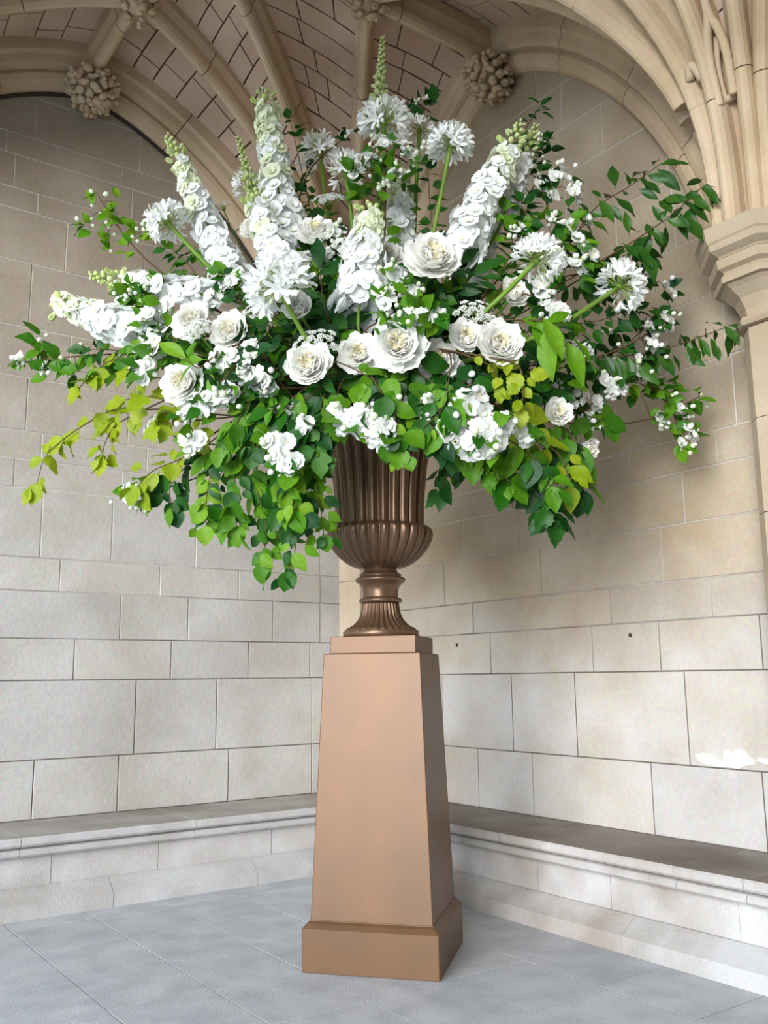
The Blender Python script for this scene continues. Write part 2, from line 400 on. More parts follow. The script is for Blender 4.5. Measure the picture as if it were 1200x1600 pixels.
def make_web(A, B, parent, stones=True, bulge=0.05):
    """A,B polylines of equal length from the springing to the ridge"""
    n = len(A) - 1
    def pt(t, s):
        i = min(n-1, int(t*n)); f = t*n - i
        a = A[i].lerp(A[i+1], f); b = B[i].lerp(B[i+1], f)
        p = a.lerp(b, s); return p + Vector((0, 0, 1)) * (bulge * 4*s*(1-s) * (b-a).length)
    def nrm(t, s):
        e = 0.01
        d1 = pt(min(1, t+e), s) - pt(max(0, t-e), s); d2 = pt(t, min(1, s+e)) - pt(t, max(0, s-e))
        v = d1.cross(d2)
        if v.length < 1e-9: return Vector((0,0,1))
        v.normalize()
        return v if v.z > 0 or abs(v.z) < .05 else -v
    V = []; Fc = []; NT, NS = 40, 6
    for i in range(NT+1):
        for j in range(NS+1):
            t, s = i/NT, j/NS
            V.append(pt(t, s) + (nrm(t, s) * 0.02 if stones else Vector((0,0,0))))
    for i in range(NT):
        for j in range(NS): Fc.append((i*(NS+1)+j, i*(NS+1)+j+1, (i+1)*(NS+1)+j+1, (i+1)*(NS+1)+j))
    web = link('vault_web', mesh('vault_web', V, Fc, M_JWEB if stones else M_WEB, True), parent)
    if not stones: return web
    length = sum((a-b).length for a, b in zip(A, A[1:]))
    t = 0.16
    while t < 0.999:
        dt = RND.uniform(.14, .24)/length; t1 = min(1.0, t+dt)
        if 1-t1 < 0.03: t1 = 1.0
        w = (pt(t, 0) - pt(t, 1)).length
        ns = max(1, round(w/RND.uniform(.30, .46)))
        cuts = [0] + [(k + RND.uniform(-.25, .25))/ns for k in range(1, ns)] + [1]
        for s0, s1 in zip(cuts, cuts[1:]):
            gt = 0.006/length; gs = 0.006/max(.1, w)
            q = [(t+gt, s0+gs), (t+gt, s1-gs), (t1-gt, s1-gs), (t1-gt, s0+gs)]
            sm = (s0+s1)/2; q6 = [q[0], (q[0][0], sm), q[1], q[2], (q[2][0], sm), q[3]]
            N = nrm((t+t1)/2, sm)
            fr = [pt(*c) for c in q6]; off = RND.uniform(-.002, .004)
            V = [p + N*off for p in fr] + [p + N*0.05 for p in fr]
            Fc = [(0,1,4,5),(1,2,3,4)] + [(i,(i+1)%6,6+(i+1)%6,6+i) for i in range(6)]
            link('web_stone', mesh('web_stone', V, Fc, M_WEB, False), web)
        t = t1
    return web

ceiling = bpy.data.objects.new('ceiling', None); C.objects.link(ceiling); ceiling['kind'] = 'structure'
def quadrant(cx, cy, ex, ey, jx, jy, wallx, wally, full, wallrib_x, wallrib_y, merge=False):
    """springer (cx,cy); ridge lines x=ex and y=ey; tierceron joints (ex,jy) and (jx,ey)"""
    def S(E):
        d = Vector((E[0]-cx, E[1]-cy, 0)).normalized() * .08
        return (cx + d.x, cy + d.y)
    ends = [(ex, wally), (ex, jy), (ex, ey), (jx, ey), (wallx, ey)]
    paths = []
    for k, E in enumerate(ends):
        if k == 0: s = (cx + (0.12 if ex > cx else -0.12), wally)
        elif k == 4: s = (wallx, cy + (0.12 if ey > cy else -0.12))
        else: s = S(E)
        paths.append(rib_path(s, E, q=.6 if k in (0, 4) and not (k == 0 and wally < 5) else .4))
    for k in range(4): make_web(paths[k], paths[k+1], ceiling, stones=full)
    for k in (1, 2, 3):      # at the right column the two outer ribs only start above the springing block
        make_rib([p for p in paths[k] if p.z > 4.60] if merge and k > 1 else paths[k], PROF, ceiling, simple=not full, core=M_RIB if merge else None)
    if wallrib_x:
        if wally > 5:      # open joint between the wall and the underside of its rib
            fr_ = frames_of(paths[0], Vector((0, -1, 0)))
            V, Fc = tube_geo([p + W_*.012 + N_*.312 for p, (W_, N_) in zip(paths[0], fr_)], [.016]*len(paths[0]), 6)
            link('open_joint', mesh('open_joint', V, Fc, M_DARK), ceiling)
        make_rib(paths[0], WPROF, ceiling, W=Vector((0, -1 if wally > 5 else 1, 0)), simple=not full)
    if wallrib_y:
        make_rib(paths[4], WPROF, ceiling, W=Vector((-1, 0, 0)), simple=not full, flip=True)
    return paths
WX0, WY0 = -0.65, 2.60
JL = 5.67; JR = 3.30
qa = quadrant(*COLS['corner'], BX, BY, JR, JL, XW, YW, True, True, True)
JL2 = BY - (JL - BY)
qb = quadrant(*COLS['right'], BX, BY, JR, JL2, XW, WY0, True, False, True, merge=True)
JR2 = BX - (JR - BX)
qc = quadrant(*COLS['left'], BX, BY, JR2, JL, WX0, YW, True, True, False)
qd = quadrant(*COLS['near'], BX, BY, JR2, JL2, WX0, WY0, False, False, False)
# transverse rib from the right column, and the next bay towards the camera
tr = rib_path((COLS['right'][0]-.085, WY0+.025), (BX, WY0+.03)); make_rib(tr, PROF, ceiling)
tr2 = rib_path((COLS['near'][0]+.1, WY0), (BX, WY0)); make_rib(tr2, PROF, ceiling, simple=True)
BY2 = WY0 - (BY - WY0)
qe = quadrant(*COLS['right'], BX, BY2, JR, BY2 + (BY - JL2), XW, WY0, True, False, True)
quadrant(*COLS['near'], BX, BY2, JR2, BY2 + (BY - JL2), WX0, WY0, False, False, False)
quadrant(4.45, 2*BY2-WY0, BX, BY2, JR, BY2 - (BY - JL2), XW, 2*BY2-WY0, False, False, False)
quadrant(-.51, 2*BY2-WY0, BX, BY2, JR2, BY2 - (BY - JL2), WX0, 2*BY2-WY0, False, False, False)
# ridge ribs
def ridge(a, b, simple=False):
    a = Vector((*a, ZR)); b = Vector((*b, ZR)); pth = [a.lerp(b, i/12) for i in range(13)]
    make_rib(pth, PROF, ceiling, simple=simple, seg=0.75)
ridge((BX, YW-.12), (BX, BY)); ridge((XW-.12, BY), (BX, BY)); ridge((BX, BY), (BX, WY0)); ridge((BX, BY), (WX0, BY), True)
ridge((BX, WY0), (BX, BY2), True); ridge((XW-.1, BY2), (BX, BY2), True)

# carved foliate bosses
def boss(x, y, z, r, nl=26, seed=1, squash=1.0):
    rr = random.Random(seed)
    V, Fc = [], []
    mb = MB()
    def blob(c, rad, ax, sq):
        nu, nv = 8, 5; vs = []; d = Vector(ax).normalized()
        q = d.to_track_quat('Z', 'Y')
        for i in range(nv+1):
            ph = math.pi*i/nv
            for k in range(nu):
                th = 2*math.pi*k/nu
                rp = rad*(1 + .22*math.sin(3*th + 1.7*i))
                vs.append(Vector(c) + q @ Vector((rp*math.sin(ph)*math.cos(th), rp*math.sin(ph)*math.sin(th)*.75, rad*sq*math.cos(ph))))
        fs = [(i*nu+k, i*nu+(k+1)%nu, (i+1)*nu+(k+1)%nu, (i+1)*nu+k) for i in range(nv) for k in range(nu)]
        mb.add(vs, fs)
    blob((0, 0, 0), r*.80, (0, 0, 1), .8*squash)
    core = link('boss', mb.mesh('boss', M_RIB, True), ceiling); core.location = (x, y, z)
    for k in range(nl):
        u = (k + .5)/nl; th = k*2.39996; ph = math.acos(1 - 1.55*u)
        d = Vector((math.sin(ph)*math.cos(th), math.sin(ph)*math.sin(th), -math.cos(ph)*squash))
        mb = MB()
        tw = d.cross(Vector((rr.uniform(-1,1), rr.uniform(-1,1), rr.uniform(-1,1)))).normalized()
        blob(d*r*.82, r*rr.uniform(.14, .24), tw, rr.uniform(.8, 1.5))
        blob(d*r*.98 + tw*r*.16, r*rr.uniform(.09, .14), d, 1)
        link('carved_leaf', mb.mesh('carved_leaf', M_RIB, True), core)
boss(BX, YW-.17, 5.97, .20, seed=2, nl=46)
boss(XW-.17, BY, 5.97, .20, seed=3, nl=46)
boss(BX, JL, 6.10, .15, 18, seed=4); boss(JR, BY, 6.10, .15, 18, seed=5)
boss(BX, BY, 6.08, .20, 18, seed=6)

# blind tracery: an ogee-headed niche between two ribs of the right-hand fan
def sweep_round(pts, r, nm, parent, mat):
    V, Fc = tube_geo(pts, [r]*len(pts), 8); return link(nm, mesh(nm, V, Fc, mat, True), parent)
def cr(pts, k=6):
    out = []
    for i in range(len(pts)-1):
        p0 = pts[max(0,i-1)]; p1 = pts[i]; p2 = pts[i+1]; p3 = pts[min(len(pts)-1,i+2)]
        for j in range(k):
            u = j/k
            out.append((2*p1 + (p2-p0)*u + (2*p0-5*p1+4*p2-p3)*u*u + (3*p1-p0-3*p2+p3)*u**3)*.5)
    out.append(pts[-1]); return out
def web_grid(A, B, t, s):
    n = len(A)-1; i = min(n-1, int(t*n)); f = t*n-i
    return A[i].lerp(A[i+1], f).lerp(B[i].lerp(B[i+1], f), s)
def tracery(A, B, t0, t1):
    """ogee arch in the cell between rib curves A and B, standing proud of the web"""
    def q(t, s, proud=.19):
        p = web_grid(A, B, t0 + (t1-t0)*t, s); e = .02
        d1 = web_grid(A, B, t0+(t1-t0)*t+e, s) - p; d2 = web_grid(A, B, t0+(t1-t0)*t, s+e) - p
        nn = d1.cross(d2).normalized()
        if nn.z > 0: nn = -nn
        return p + nn*proud
    root = link('blind_tracery', None, ceiling)
    L = cr([q(-.10,.06), q(.05,.08), q(.30,.14), q(.50,.30), q(.60,.44), q(.72,.50), q(1.0,.50)])
    R_ = cr([q(-.10,.94), q(.05,.92), q(.30,.86), q(.50,.70), q(.60,.56), q(.72,.50)])
    b1 = sweep_round(L, .024, 'ogee_moulding', ceiling, M_RIB); b2 = sweep_round(R_, .024, 'ogee_moulding', ceiling, M_RIB)
    L2 = cr([q(-.05,.26,.15), q(.10,.22,.15), q(.26,.28,.15), q(.40,.42,.15), q(.46,.5,.15)])
    R2 = cr([q(-.05,.74,.15), q(.10,.78,.15), q(.26,.72,.15), q(.40,.58,.15), q(.46,.5,.15)])
    sweep_round(L2, .018, 'inner_moulding', ceiling, M_RIB); sweep_round(R2, .018, 'inner_moulding', ceiling, M_RIB)
    sweep_round([q(-.06,.2,.15), q(-.07,.5,.15), q(-.06,.8,.1)], .022, 'niche_sill', ceiling, M_RIB)
    bpy.data.objects.remove(root)
    mb = MB(); c = q(.10, .5, .06); ax = (q(.3,.5) - q(0,.5)).normalized(); sd_ = (q(.1,.8)-q(.1,.2)).normalized(); nn = ax.cross(sd_).normalized()
    for off, ra, rb in ((-.02, .085, .06), (.08, .055, .045), (.06, .035, .03)):
        nu, nv = 12, 8; vs = []
        cc = c + ax*off + (sd_*.05 if ra == .045 else Vector((0,0,0)))
        for i in range(nv+1):
            ph = math.pi*i/nv
            for k in range(nu):
                th = 2*math.pi*k/nu
                vs.append(cc + ax*(ra*math.cos(ph)) + sd_*(rb*math.sin(ph)*math.cos(th)) + nn*(.05*math.sin(ph)*math.sin(th)))
        mb.add(vs, [(i*nu+k, i*nu+(k+1)%nu, (i+1)*nu+(k+1)%nu, (i+1)*nu+k) for i in range(nv) for k in range(nu)])
    link('carved_shield', mb.mesh('carved_shield', M_RIB, True), ceiling)
tracery(tr, qe[1], .20, .37)
def link_arch(A, B, t, rise):
    pts = []
    for i in range(9):
        u = i/8; p = web_grid(A, B, t + rise*math.sin(math.pi*u), u); e = .02
        nn = (web_grid(A, B, t+e, u) - web_grid(A, B, t, u)).cross(web_grid(A, B, t, min(1, u+e)) - web_grid(A, B, t, max(0, u-e))).normalized()
        if nn.z > 0: nn = -nn
        pts.append(p + nn*.19)
    sweep_round(pts, .026, 'tracery_arch', ceiling, M_RIB)
link_arch(qb[1], tr, .235, .022)
# ---------------------------------------------------------------- pedestal
PX, PY = 2.926, 4.100
ROT = math.atan2(-0.76, 0.65)
def bronze(name, ca, cb, metal=0.35, rough=0.38):
    m, nt, b = newmat(name); N = nt.nodes; L = nt.links
    geo = N.new('ShaderNodeNewGeometry'); n = N.new('ShaderNodeTexNoise'); n.inputs['Scale'].default_value = 3.0; n.inputs['Detail'].default_value = 6
    L.new(geo.outputs['Position'], n.inputs['Vector'])
    n2 = N.new('ShaderNodeTexNoise'); n2.inputs['Scale'].default_value = 220; L.new(geo.outputs['Position'], n2.inputs['Vector'])
    mx = N.new('ShaderNodeMix'); mx.data_type = 'RGBA'; mx.inputs[6].default_value = ca; mx.inputs[7].default_value = cb
    r = N.new('ShaderNodeMapRange'); r.inputs[1].default_value = .35; r.inputs[2].default_value = .65; L.new(n.outputs['Fac'], r.inputs[0])
    L.new(r.outputs[0], mx.inputs[0]); L.new(mx.outputs[2], b.inputs['Base Color'])
    b.inputs['Metallic'].default_value = metal; b.inputs['Roughness'].default_value = rough
    bp = N.new('ShaderNodeBump'); bp.inputs['Strength'].default_value = .08; bp.inputs['Distance'].default_value = .002
    L.new(n2.outputs['Fac'], bp.inputs['Height']); L.new(bp.outputs[0], b.inputs['Normal'])
    return m
M_PED = bronze('bronze_paint', lin(106, 74, 44), lin(96, 69, 43), .24, .42)
M_URN = bronze('bronze_urn', lin(116, 90, 68), lin(102, 78, 58), .5, .33)
M_SOIL = plain('dark_foam', lin(40, 50, 34), .95)

ped = thing('pedestal', 'tall tapering bronze-brown pedestal on the flagstones under the urn', 'pedestal', (PX, PY, 0))
ped.rotation_euler = (0, 0, ROT)
def frust(nm, levels, mat, parent, bev=.004):
    V = []; Fc = []
    for z, hx in levels:
        b = min(bev, hx*.2)
        V += [(-hx+b,-hx,z),(hx-b,-hx,z),(hx,-hx+b,z),(hx,hx-b,z),(hx-b,hx,z),(-hx+b,hx,z),(-hx,hx-b,z),(-hx,-hx+b,z)]
    for i in range(len(levels)-1):
        for k in range(8): Fc.append((i*8+k, i*8+(k+1)%8, (i+1)*8+(k+1)%8, (i+1)*8+k))
    Fc.append(tuple(range(7,-1,-1))); Fc.append(tuple((len(levels)-1)*8+k for k in range(8)))
    return link(nm, mesh(nm, V, Fc, mat, False), parent)
frust('base_block', [(0.0, .336), (.003, .34), (.200, .34), (.204, .337), (.222, .322), (.232, .311), (.236, .309)], M_PED, ped)
frust('tapered_shaft', [(.2365, .306), (1.522, .256), (1.526, .253)], M_PED, ped)
frust('cap_block', [(1.5265, .226), (1.529, .229), (1.612, .229), (1.615, .226)], M_PED, ped)

# ---------------------------------------------------------------- urn
UX, UY = PX - .008, PY + .008
urn = thing('urn', 'dark bronze fluted urn on the pedestal holding the white flowers', 'urn', (UX, UY, 1.6155))
Z0 = 1.6155
def upart(nm, prof, n=96, rfun=None, ct=True, cb=True):
    V, Fc = lathe([(z - Z0, r) for z, r in prof], n, rfun, ct, cb)
    return link(nm, mesh(nm, V, Fc, M_URN, True), urn)
def smoothprof(pts, k=5):
    out = []
    for i in range(len(pts)-1):
        p0 = pts[max(0,i-1)]; p1 = pts[i]; p2 = pts[i+1]; p3 = pts[min(len(pts)-1,i+2)]
        for j in range(k):
            t = j/k
            out.append(tuple(.5*((2*p1[a]) + (-p0[a]+p2[a])*t + (2*p0[a]-5*p1[a]+4*p2[a]-p3[a])*t*t + (-p0[a]+3*p1[a]-3*p2[a]+p3[a])*t**3) for a in (0,1)))
    out.append(pts[-1]); return out
upart('foot_disc', [(1.6155,.200),(1.618,.205),(1.648,.205),(1.652,.200)])
NF = 30
upart('fluted_foot', smoothprof([(1.652,.192),(1.662,.188),(1.68,.155),(1.71,.125),(1.75,.108),(1.80,.100)]), 240,
      lambda i, th, r: r*(1 - .10*abs(math.sin(NF*th/2))**.7*(1 if i > 2 else .25)))
upart('collar', smoothprof([(1.80,.100),(1.803,.113),(1.814,.118),(1.824,.112),(1.828,.100)], 4))
upart('knop', smoothprof([(1.828,.097),(1.85,.096),(1.875,.098),(1.895,.108),(1.912,.126),(1.918,.134),(1.928,.137),(1.936,.132),(1.940,.118),(1.946,.112),(1.952,.116),(1.958,.112),(1.963,.100),(1.975,.092),(1.99,.088)], 3))
NG = 30
def gad(i, th, r):
    t = i/35.0
    k = 1.0 if t < .75 else max(.15, 1 - (t-.75)*3)
    return r*(1 - .075*(1 - abs(math.cos(NG*th/2))**.8)*(.5 + .5*min(1, t*2))*k)
upart('gadrooned_bowl', smoothprof([(1.988,.100),(1.995,.130),(2.02,.185),(2.065,.238),(2.12,.276),(2.165,.292),(2.195,.290),(2.212,.272)]), 300, gad)
NB = 24
upart('fluted_body', smoothprof([(2.205,.250),(2.24,.246),(2.32,.248),(2.42,.255),(2.52,.265),(2.60,.277),(2.66,.294),(2.70,.315),(2.735,.345)]), 288,
      lambda i, th, r: r*(1 - .10*(1 - abs(math.cos(NB*th/2))**.75)))
upart('rim', smoothprof([(2.733,.34),(2.742,.375),(2.755,.395),(2.772,.40),(2.785,.392),(2.79,.37),(2.785,.34)], 4), 96, None, False, False)
V, Fc = lathe([(2.70-Z0,.30),(2.776-Z0,.345),(2.80-Z0,.2)], 48)
link('flower_foam', mesh('flower_foam', V, Fc, M_SOIL), urn)
# ---------------------------------------------------------------- plant materials
def petal_mat(name, ca, cb=None, trans=0.32):
    m, nt, b = newmat(name); N = nt.nodes; L = nt.links
    oi = N.new('ShaderNodeObjectInfo')
    mx = N.new('ShaderNodeMix'); mx.data_type = 'RGBA'; mx.inputs[6].default_value = ca; mx.inputs[7].default_value = cb or ca
    L.new(oi.outputs['Random'], mx.inputs[0]); L.new(mx.outputs[2], b.inputs['Base Color'])
    b.inputs['Roughness'].default_value = .65; b.inputs['Specular IOR Level'].default_value = .2
    tr = N.new('ShaderNodeBsdfTranslucent'); L.new(mx.outputs[2], tr.inputs['Color'])
    sh = N.new('ShaderNodeMixShader'); sh.inputs[0].default_value = trans
    L.new(b.outputs[0], sh.inputs[1]); L.new(tr.outputs[0], sh.inputs[2])
    L.new(sh.outputs[0], N['Material Output'].inputs['Surface'])
    return m
def leaf_mat(name, ca, cb, trans=0.35, rough=.48):
    m, nt, b = newmat(name); N = nt.nodes; L = nt.links
    oi = N.new('ShaderNodeObjectInfo'); tc = N.new('ShaderNodeTexCoord')
    mx = N.new('ShaderNodeMix'); mx.data_type = 'RGBA'; mx.inputs[6].default_value = ca; mx.inputs[7].default_value = cb
    L.new(oi.outputs['Random'], mx.inputs[0])
    wv = N.new('ShaderNodeTexNoise'); wv.inputs['Scale'].default_value = 6; wv.inputs['Detail'].default_value = 3
    L.new(tc.outputs['Object'], wv.inputs['Vector'])
    hs = N.new('ShaderNodeHueSaturation'); r = N.new('ShaderNodeMapRange'); r.inputs[3].default_value = .65; r.inputs[4].default_value = 1.35
    L.new(wv.outputs['Fac'], r.inputs[0]); L.new(r.outputs[0], hs.inputs['Value']); L.new(mx.outputs[2], hs.inputs['Color'])
    L.new(hs.outputs[0], b.inputs['Base Color']); b.inputs['Roughness'].default_value = rough
    b.inputs['Specular IOR Level'].default_value = .28
    tr = N.new('ShaderNodeBsdfTranslucent'); L.new(hs.outputs[0], tr.inputs['Color'])
    sh = N.new('ShaderNodeMixShader'); sh.inputs[0].default_value = trans
    L.new(b.outputs[0], sh.inputs[1]); L.new(tr.outputs[0], sh.inputs[2])
    L.new(sh.outputs[0], N['Material Output'].inputs['Surface'])
    return m
M_WHITE = petal_mat('white_petal', lin(253, 254, 252), lin(246, 249, 247))
M_ORANGE = petal_mat('mock_orange_petal', lin(242, 243, 238), lin(236, 238, 232))
M_CREAM = petal_mat('cream_petal', lin(255, 255, 251), lin(254, 253, 246))
M_CORE = petal_mat('cream_heart', lin(250, 240, 196), lin(252, 246, 216))
M_GREENW = petal_mat('greenish_bud', lin(196, 214, 130), lin(222, 230, 180))
M_GREENP = petal_mat('greenish_white_petal', lin(240, 244, 222), lin(228, 236, 200))
M_BUDW = petal_mat('white_bud', lin(240, 243, 226), lin(226, 234, 202))
M_STAMEN = plain('yellow_stamen', lin(226, 208, 120), .7)
M_STEMG = leaf_mat('green_stem', lin(96, 132, 42), lin(120, 150, 60), .1)
M_STEMB = plain('brown_twig', lin(84, 62, 40), .8)
M_PEDI = leaf_mat('green_pedicel', lin(140, 164, 70), lin(160, 180, 96), .2)
LEAF = {
    'dark': leaf_mat('dark_leaf', lin(14, 62, 22), lin(40, 92, 22), .25),
    'mid': leaf_mat('mid_leaf', lin(34, 96, 14), lin(98, 148, 26), .35),
    'fresh': leaf_mat('fresh_leaf', lin(78, 138, 18), lin(126, 166, 36), .4),
    'yellow': leaf_mat('lime_leaf', lin(135, 160, 21), lin(160, 176, 39), .42),
    'visc': leaf_mat('laurel_leaf', lin(36, 82, 23), lin(59, 102, 30), .25, .35),
}

# ---------------------------------------------------------------- plant meshes (unit size, +Y out, +Z facing)
def petal_geo(w, l, cup, curl, ruff=0.0, nu=4, nv=4, base=0.12, seed=0, notch=0.0):
    """petal from the origin along +Y, normal +Z"""
    rr = random.Random(seed); V = []; ph = rr.uniform(0, 6)
    for j in range(nv+1):
        v = j/nv
        wid = w*(base + (1-base)*math.sin(min(1, v*1.08)*math.pi*.5)**.9) * (1 if v < .7 else math.sqrt(max(.0, 1-((v-.7)/.36)**2)))
        for i in range(nu+1):
            u = i/nu*2-1
            y = l*v*(1 - notch*(1-abs(u))*(v**3))
            x = wid*u*.5
            z = cup*(v**2)*l*.6 + curl*(v**4)*l*(-.5) + cup*.35*abs(u)**2*wid + ruff*math.sin(u*7+ph+v*3)*v*v*l
            V.append((x, y, z))
    Fc = [(j*(nu+1)+i, j*(nu+1)+i+1, (j+1)*(nu+1)+i+1, (j+1)*(nu+1)+i) for j in range(nv) for i in range(nu)]
    return V, Fc
def xf(V, M): return [tuple(M @ Vector(v)) for v in V]
def rot_petal(V, az, tilt):
    M = Matrix.Rotation(az, 4, 'Z') @ Matrix.Rotation(tilt, 4, 'X')
    return xf(V, M)
def blob_geo(r, sq=1.0, nu=8, nv=5, c=(0,0,0)):
    V = []; 
    for i in range(nv+1):
        ph = math.pi*i/nv
        for k in range(nu):
            th = 2*math.pi*k/nu; V.append((c[0]+r*math.sin(ph)*math.cos(th), c[1]+r*math.sin(ph)*math.sin(th), c[2]+r*sq*math.cos(ph)))
    return V, [(i*nu+k, (i+1)*nu+k, (i+1)*nu+(k+1)%nu, i*nu+(k+1)%nu) for i in range(nv) for k in range(nu)]

# florets face +Z, unit diameter about 1
def delph_floret(seed, pm=None):
    rr = random.Random(seed); mb = MB()
    for k in range(5):
        V, Fc = petal_geo(.56, .50, .08, .12, .02, 3, 4, .25, seed*9+k); mb.add(rot_petal(V, k*2*math.pi/5 + rr.uniform(-.1,.1), rr.uniform(.16,.34)), Fc, 0)
    for k in range(5):
        V, Fc = petal_geo(.34, .30, .2, .1, .02, 3, 3, .25, seed*9+k+5); V = [(x, y, z+.03) for x, y, z in V]
        mb.add(rot_petal(V, (k+.5)*2*math.pi/5 + rr.uniform(-.2,.2), rr.uniform(.4,.6)), Fc, 0)
    V, Fc = blob_geo(.06, .8, 6, 4, (0, 0, .07)); mb.add(V, Fc, 1)
    return mb.mesh('floret', [pm or M_WHITE, M_GREENW], True)
DEL = [delph_floret(s) for s in range(4)]; DELG = [delph_floret(s, M_GREENP) for s in range(4)]
def mock_flower(seed):
    rr = random.Random(seed); mb = MB()
    n = 4 if seed % 3 else 5
    for k in range(n):
        V, Fc = petal_geo(.62, .54, .22, .15, .03, 4, 4, .25, seed*5+k, .06); mb.add(rot_petal(V, k*2*math.pi/n + rr.uniform(-.12,.12), rr.uniform(.05,.38)), Fc, 0)
    if seed >= 4:
        for k in range(4):
            V, Fc = petal_geo(.42, .36, .3, .1, .05, 3, 3, .25, seed*5+k+7); mb.add(rot_petal(V, (k+.5)*2*math.pi/4, rr.uniform(.5,.8)), Fc, 0)
    else:
        for k in range(7):
            a = k*2*math.pi/7; V, Fc = blob_geo(.022, 1, 5, 3, (.055*math.cos(a), .055*math.sin(a), .10)); mb.add(V, Fc, 1)
    return mb.mesh('flower', [M_ORANGE, M_STAMEN], True)
MOCK = [mock_flower(s) for s in range(7)]
V, Fc = blob_geo(.5, 1.15, 8, 6); BUD_W = mesh('bud', V, Fc, M_BUDW); BUD_G = mesh('bud', V, Fc, M_GREENW); BUD_O = mesh('bud', V, Fc, M_ORANGE)
def open_bud(seed):
    rr = random.Random(seed); mb = MB()
    for k in range(5):
        V, Fc = petal_geo(.55, .6, .65, -.2, .02, 3, 3, .25, seed+k); mb.add(rot_petal(V, k*2*math.pi/5, 1.0 + rr.uniform(-.1,.15)), Fc, 0)
    V, Fc = blob_geo(.18, 1.2, 6, 4, (0,0,.15)); mb.add(V, Fc, 0)
    return mb.mesh('bud', [M_GREENW], True)
BUD_OPEN = [open_bud(3), open_bud(8)]
def peony_petals():
    P = []
    for s in range(3): V, Fc = petal_geo(.64, .60, .60, .25, .035, 6, 5, .3, 40+s, .10); P.append(mesh('petal', V, Fc, M_CREAM))
    Q = []
    for s in range(3): V, Fc = petal_geo(.46, .46, .5, .25, .07, 6, 5, .3, 60+s, .18); Q.append(mesh('petal', V, Fc, M_CREAM))
    R_ = []
    for s in range(3): V, Fc = petal_geo(.26, .34, .35, .5, .09, 5, 4, .35, 80+s, .2); R_.append(mesh('petal', V, Fc, M_CORE))
    return P, Q, R_
PE1, PE2, PE3 = peony_petals()
def agap_floret(seed):
    rr = random.Random(seed); mb = MB()
    V, Fc = tube_geo([Vector((0,0,0)), Vector((.01,0,.3)), Vector((0,0,.56))], [.012,.012,.018], 5); mb.add(V, Fc, 1)
    for k in range(6):
        V, Fc = petal_geo(.13, .46, .12, .55, .0, 2, 4, .35, seed*7+k)
        V = [(x, y, z) for x, y, z in V]
        M = Matrix.Translation((0,0,.54)) @ Matrix.Rotation(k*math.pi/3 + rr.uniform(-.1,.1), 4, 'Z') @ Matrix.Rotation(1.02 + rr.uniform(-.12,.12), 4, 'X')
        mb.add(xf(V, M), Fc, 0)
    return mb.mesh('floret', [M_WHITE, M_PEDI], True)
AGA = [agap_floret(s) for s in range(3)]
def agap_bud():
    mb = MB(); V, Fc = tube_geo([Vector((0,0,0)), Vector((.01,0,.3)), Vector((0,0,.56))], [.012,.012,.016], 5); mb.add(V, Fc, 1)
    V, Fc = tube_geo([Vector((0,0,.54)), Vector((0,0,.66)), Vector((0,0,.8)), Vector((0,0,.9))], [.018,.04,.045,.012], 6); mb.add(V, Fc, 0)
    return mb.mesh('bud', [M_BUDW, M_PEDI], True)
AGB = agap_bud()
def umbellet(seed):
    rr = random.Random(seed); mb = MB()
    for k in range(26):
        r = .5*math.sqrt((k+.5)/26); a = k*2.39996
        c = (r*math.cos(a), r*math.sin(a), .12*(1-(r/.5)**2)+rr.uniform(-.03,.03))
        V, Fc = blob_geo(rr.uniform(.075,.11), .8, 5, 3, c); mb.add(V, Fc, 0)
    V, Fc = tube_geo([Vector((0,0,-.3)), Vector((0,0,.05))], [.03,.05], 4); mb.add(V, Fc, 1)
    return mb.mesh('umbellet', [M_ORANGE, M_PEDI], True)
UMB = [umbellet(1), umbellet(2)]

def leaf_mesh(kind, matname, seed):
    rr = random.Random(seed); nv, nu = 6, 4; V = []
    if kind == 'lobed':       # three pointed lobes
        prof = [(0,.05),(.10,.26),(.22,.44),(.36,.48),(.46,.28),(.60,.34),(.74,.24),(.88,.10),(1,.012)]
    elif kind == 'round': prof = [(0,.04),(.10,.28),(.25,.42),(.42,.48),(.60,.44),(.78,.31),(.92,.13),(1,.012)]
    elif kind == 'ovate': prof = [(0,.03),(.12,.20),(.28,.32),(.45,.34),(.62,.28),(.80,.16),(.93,.06),(1,.008)]
    elif kind == 'lance': prof = [(0,.02),(.14,.10),(.32,.18),(.50,.205),(.68,.165),(.85,.085),(1,.006)]
    elif kind == 'serrate': prof = [(0,.03),(.10,.24),(.20,.34),(.26,.30),(.38,.42),(.46,.36),(.56,.38),(.64,.28),(.76,.26),(.84,.14),(1,.012)]
    curl = rr.uniform(.15, .45); fold = rr.uniform(.10, .35); wave = rr.uniform(0, .05); ph = rr.uniform(0, 6); bend = rr.uniform(-.12, .12)
    for v, w in prof:
        for i in range(nu+1):
            u = i/nu*2-1
            V.append((w*u + bend*v*v, v, fold*w*abs(u) - curl*v*v*.55 + wave*math.sin(ph+v*9+u*2)*abs(u)))
    nv = len(prof)-1
    Fc = [(j*(nu+1)+i, j*(nu+1)+i+1, (j+1)*(nu+1)+i+1, (j+1)*(nu+1)+i) for j in range(nv) for i in range(nu)]
    b = len(V); V += [(-.008,-.18,.03),(.008,-.18,.03),(.012,.04,0),(-.012,.04,0)]; Fc.append((b,b+1,b+2,b+3))
    return mesh('leaf', V, Fc, LEAF[matname])
LM = {}
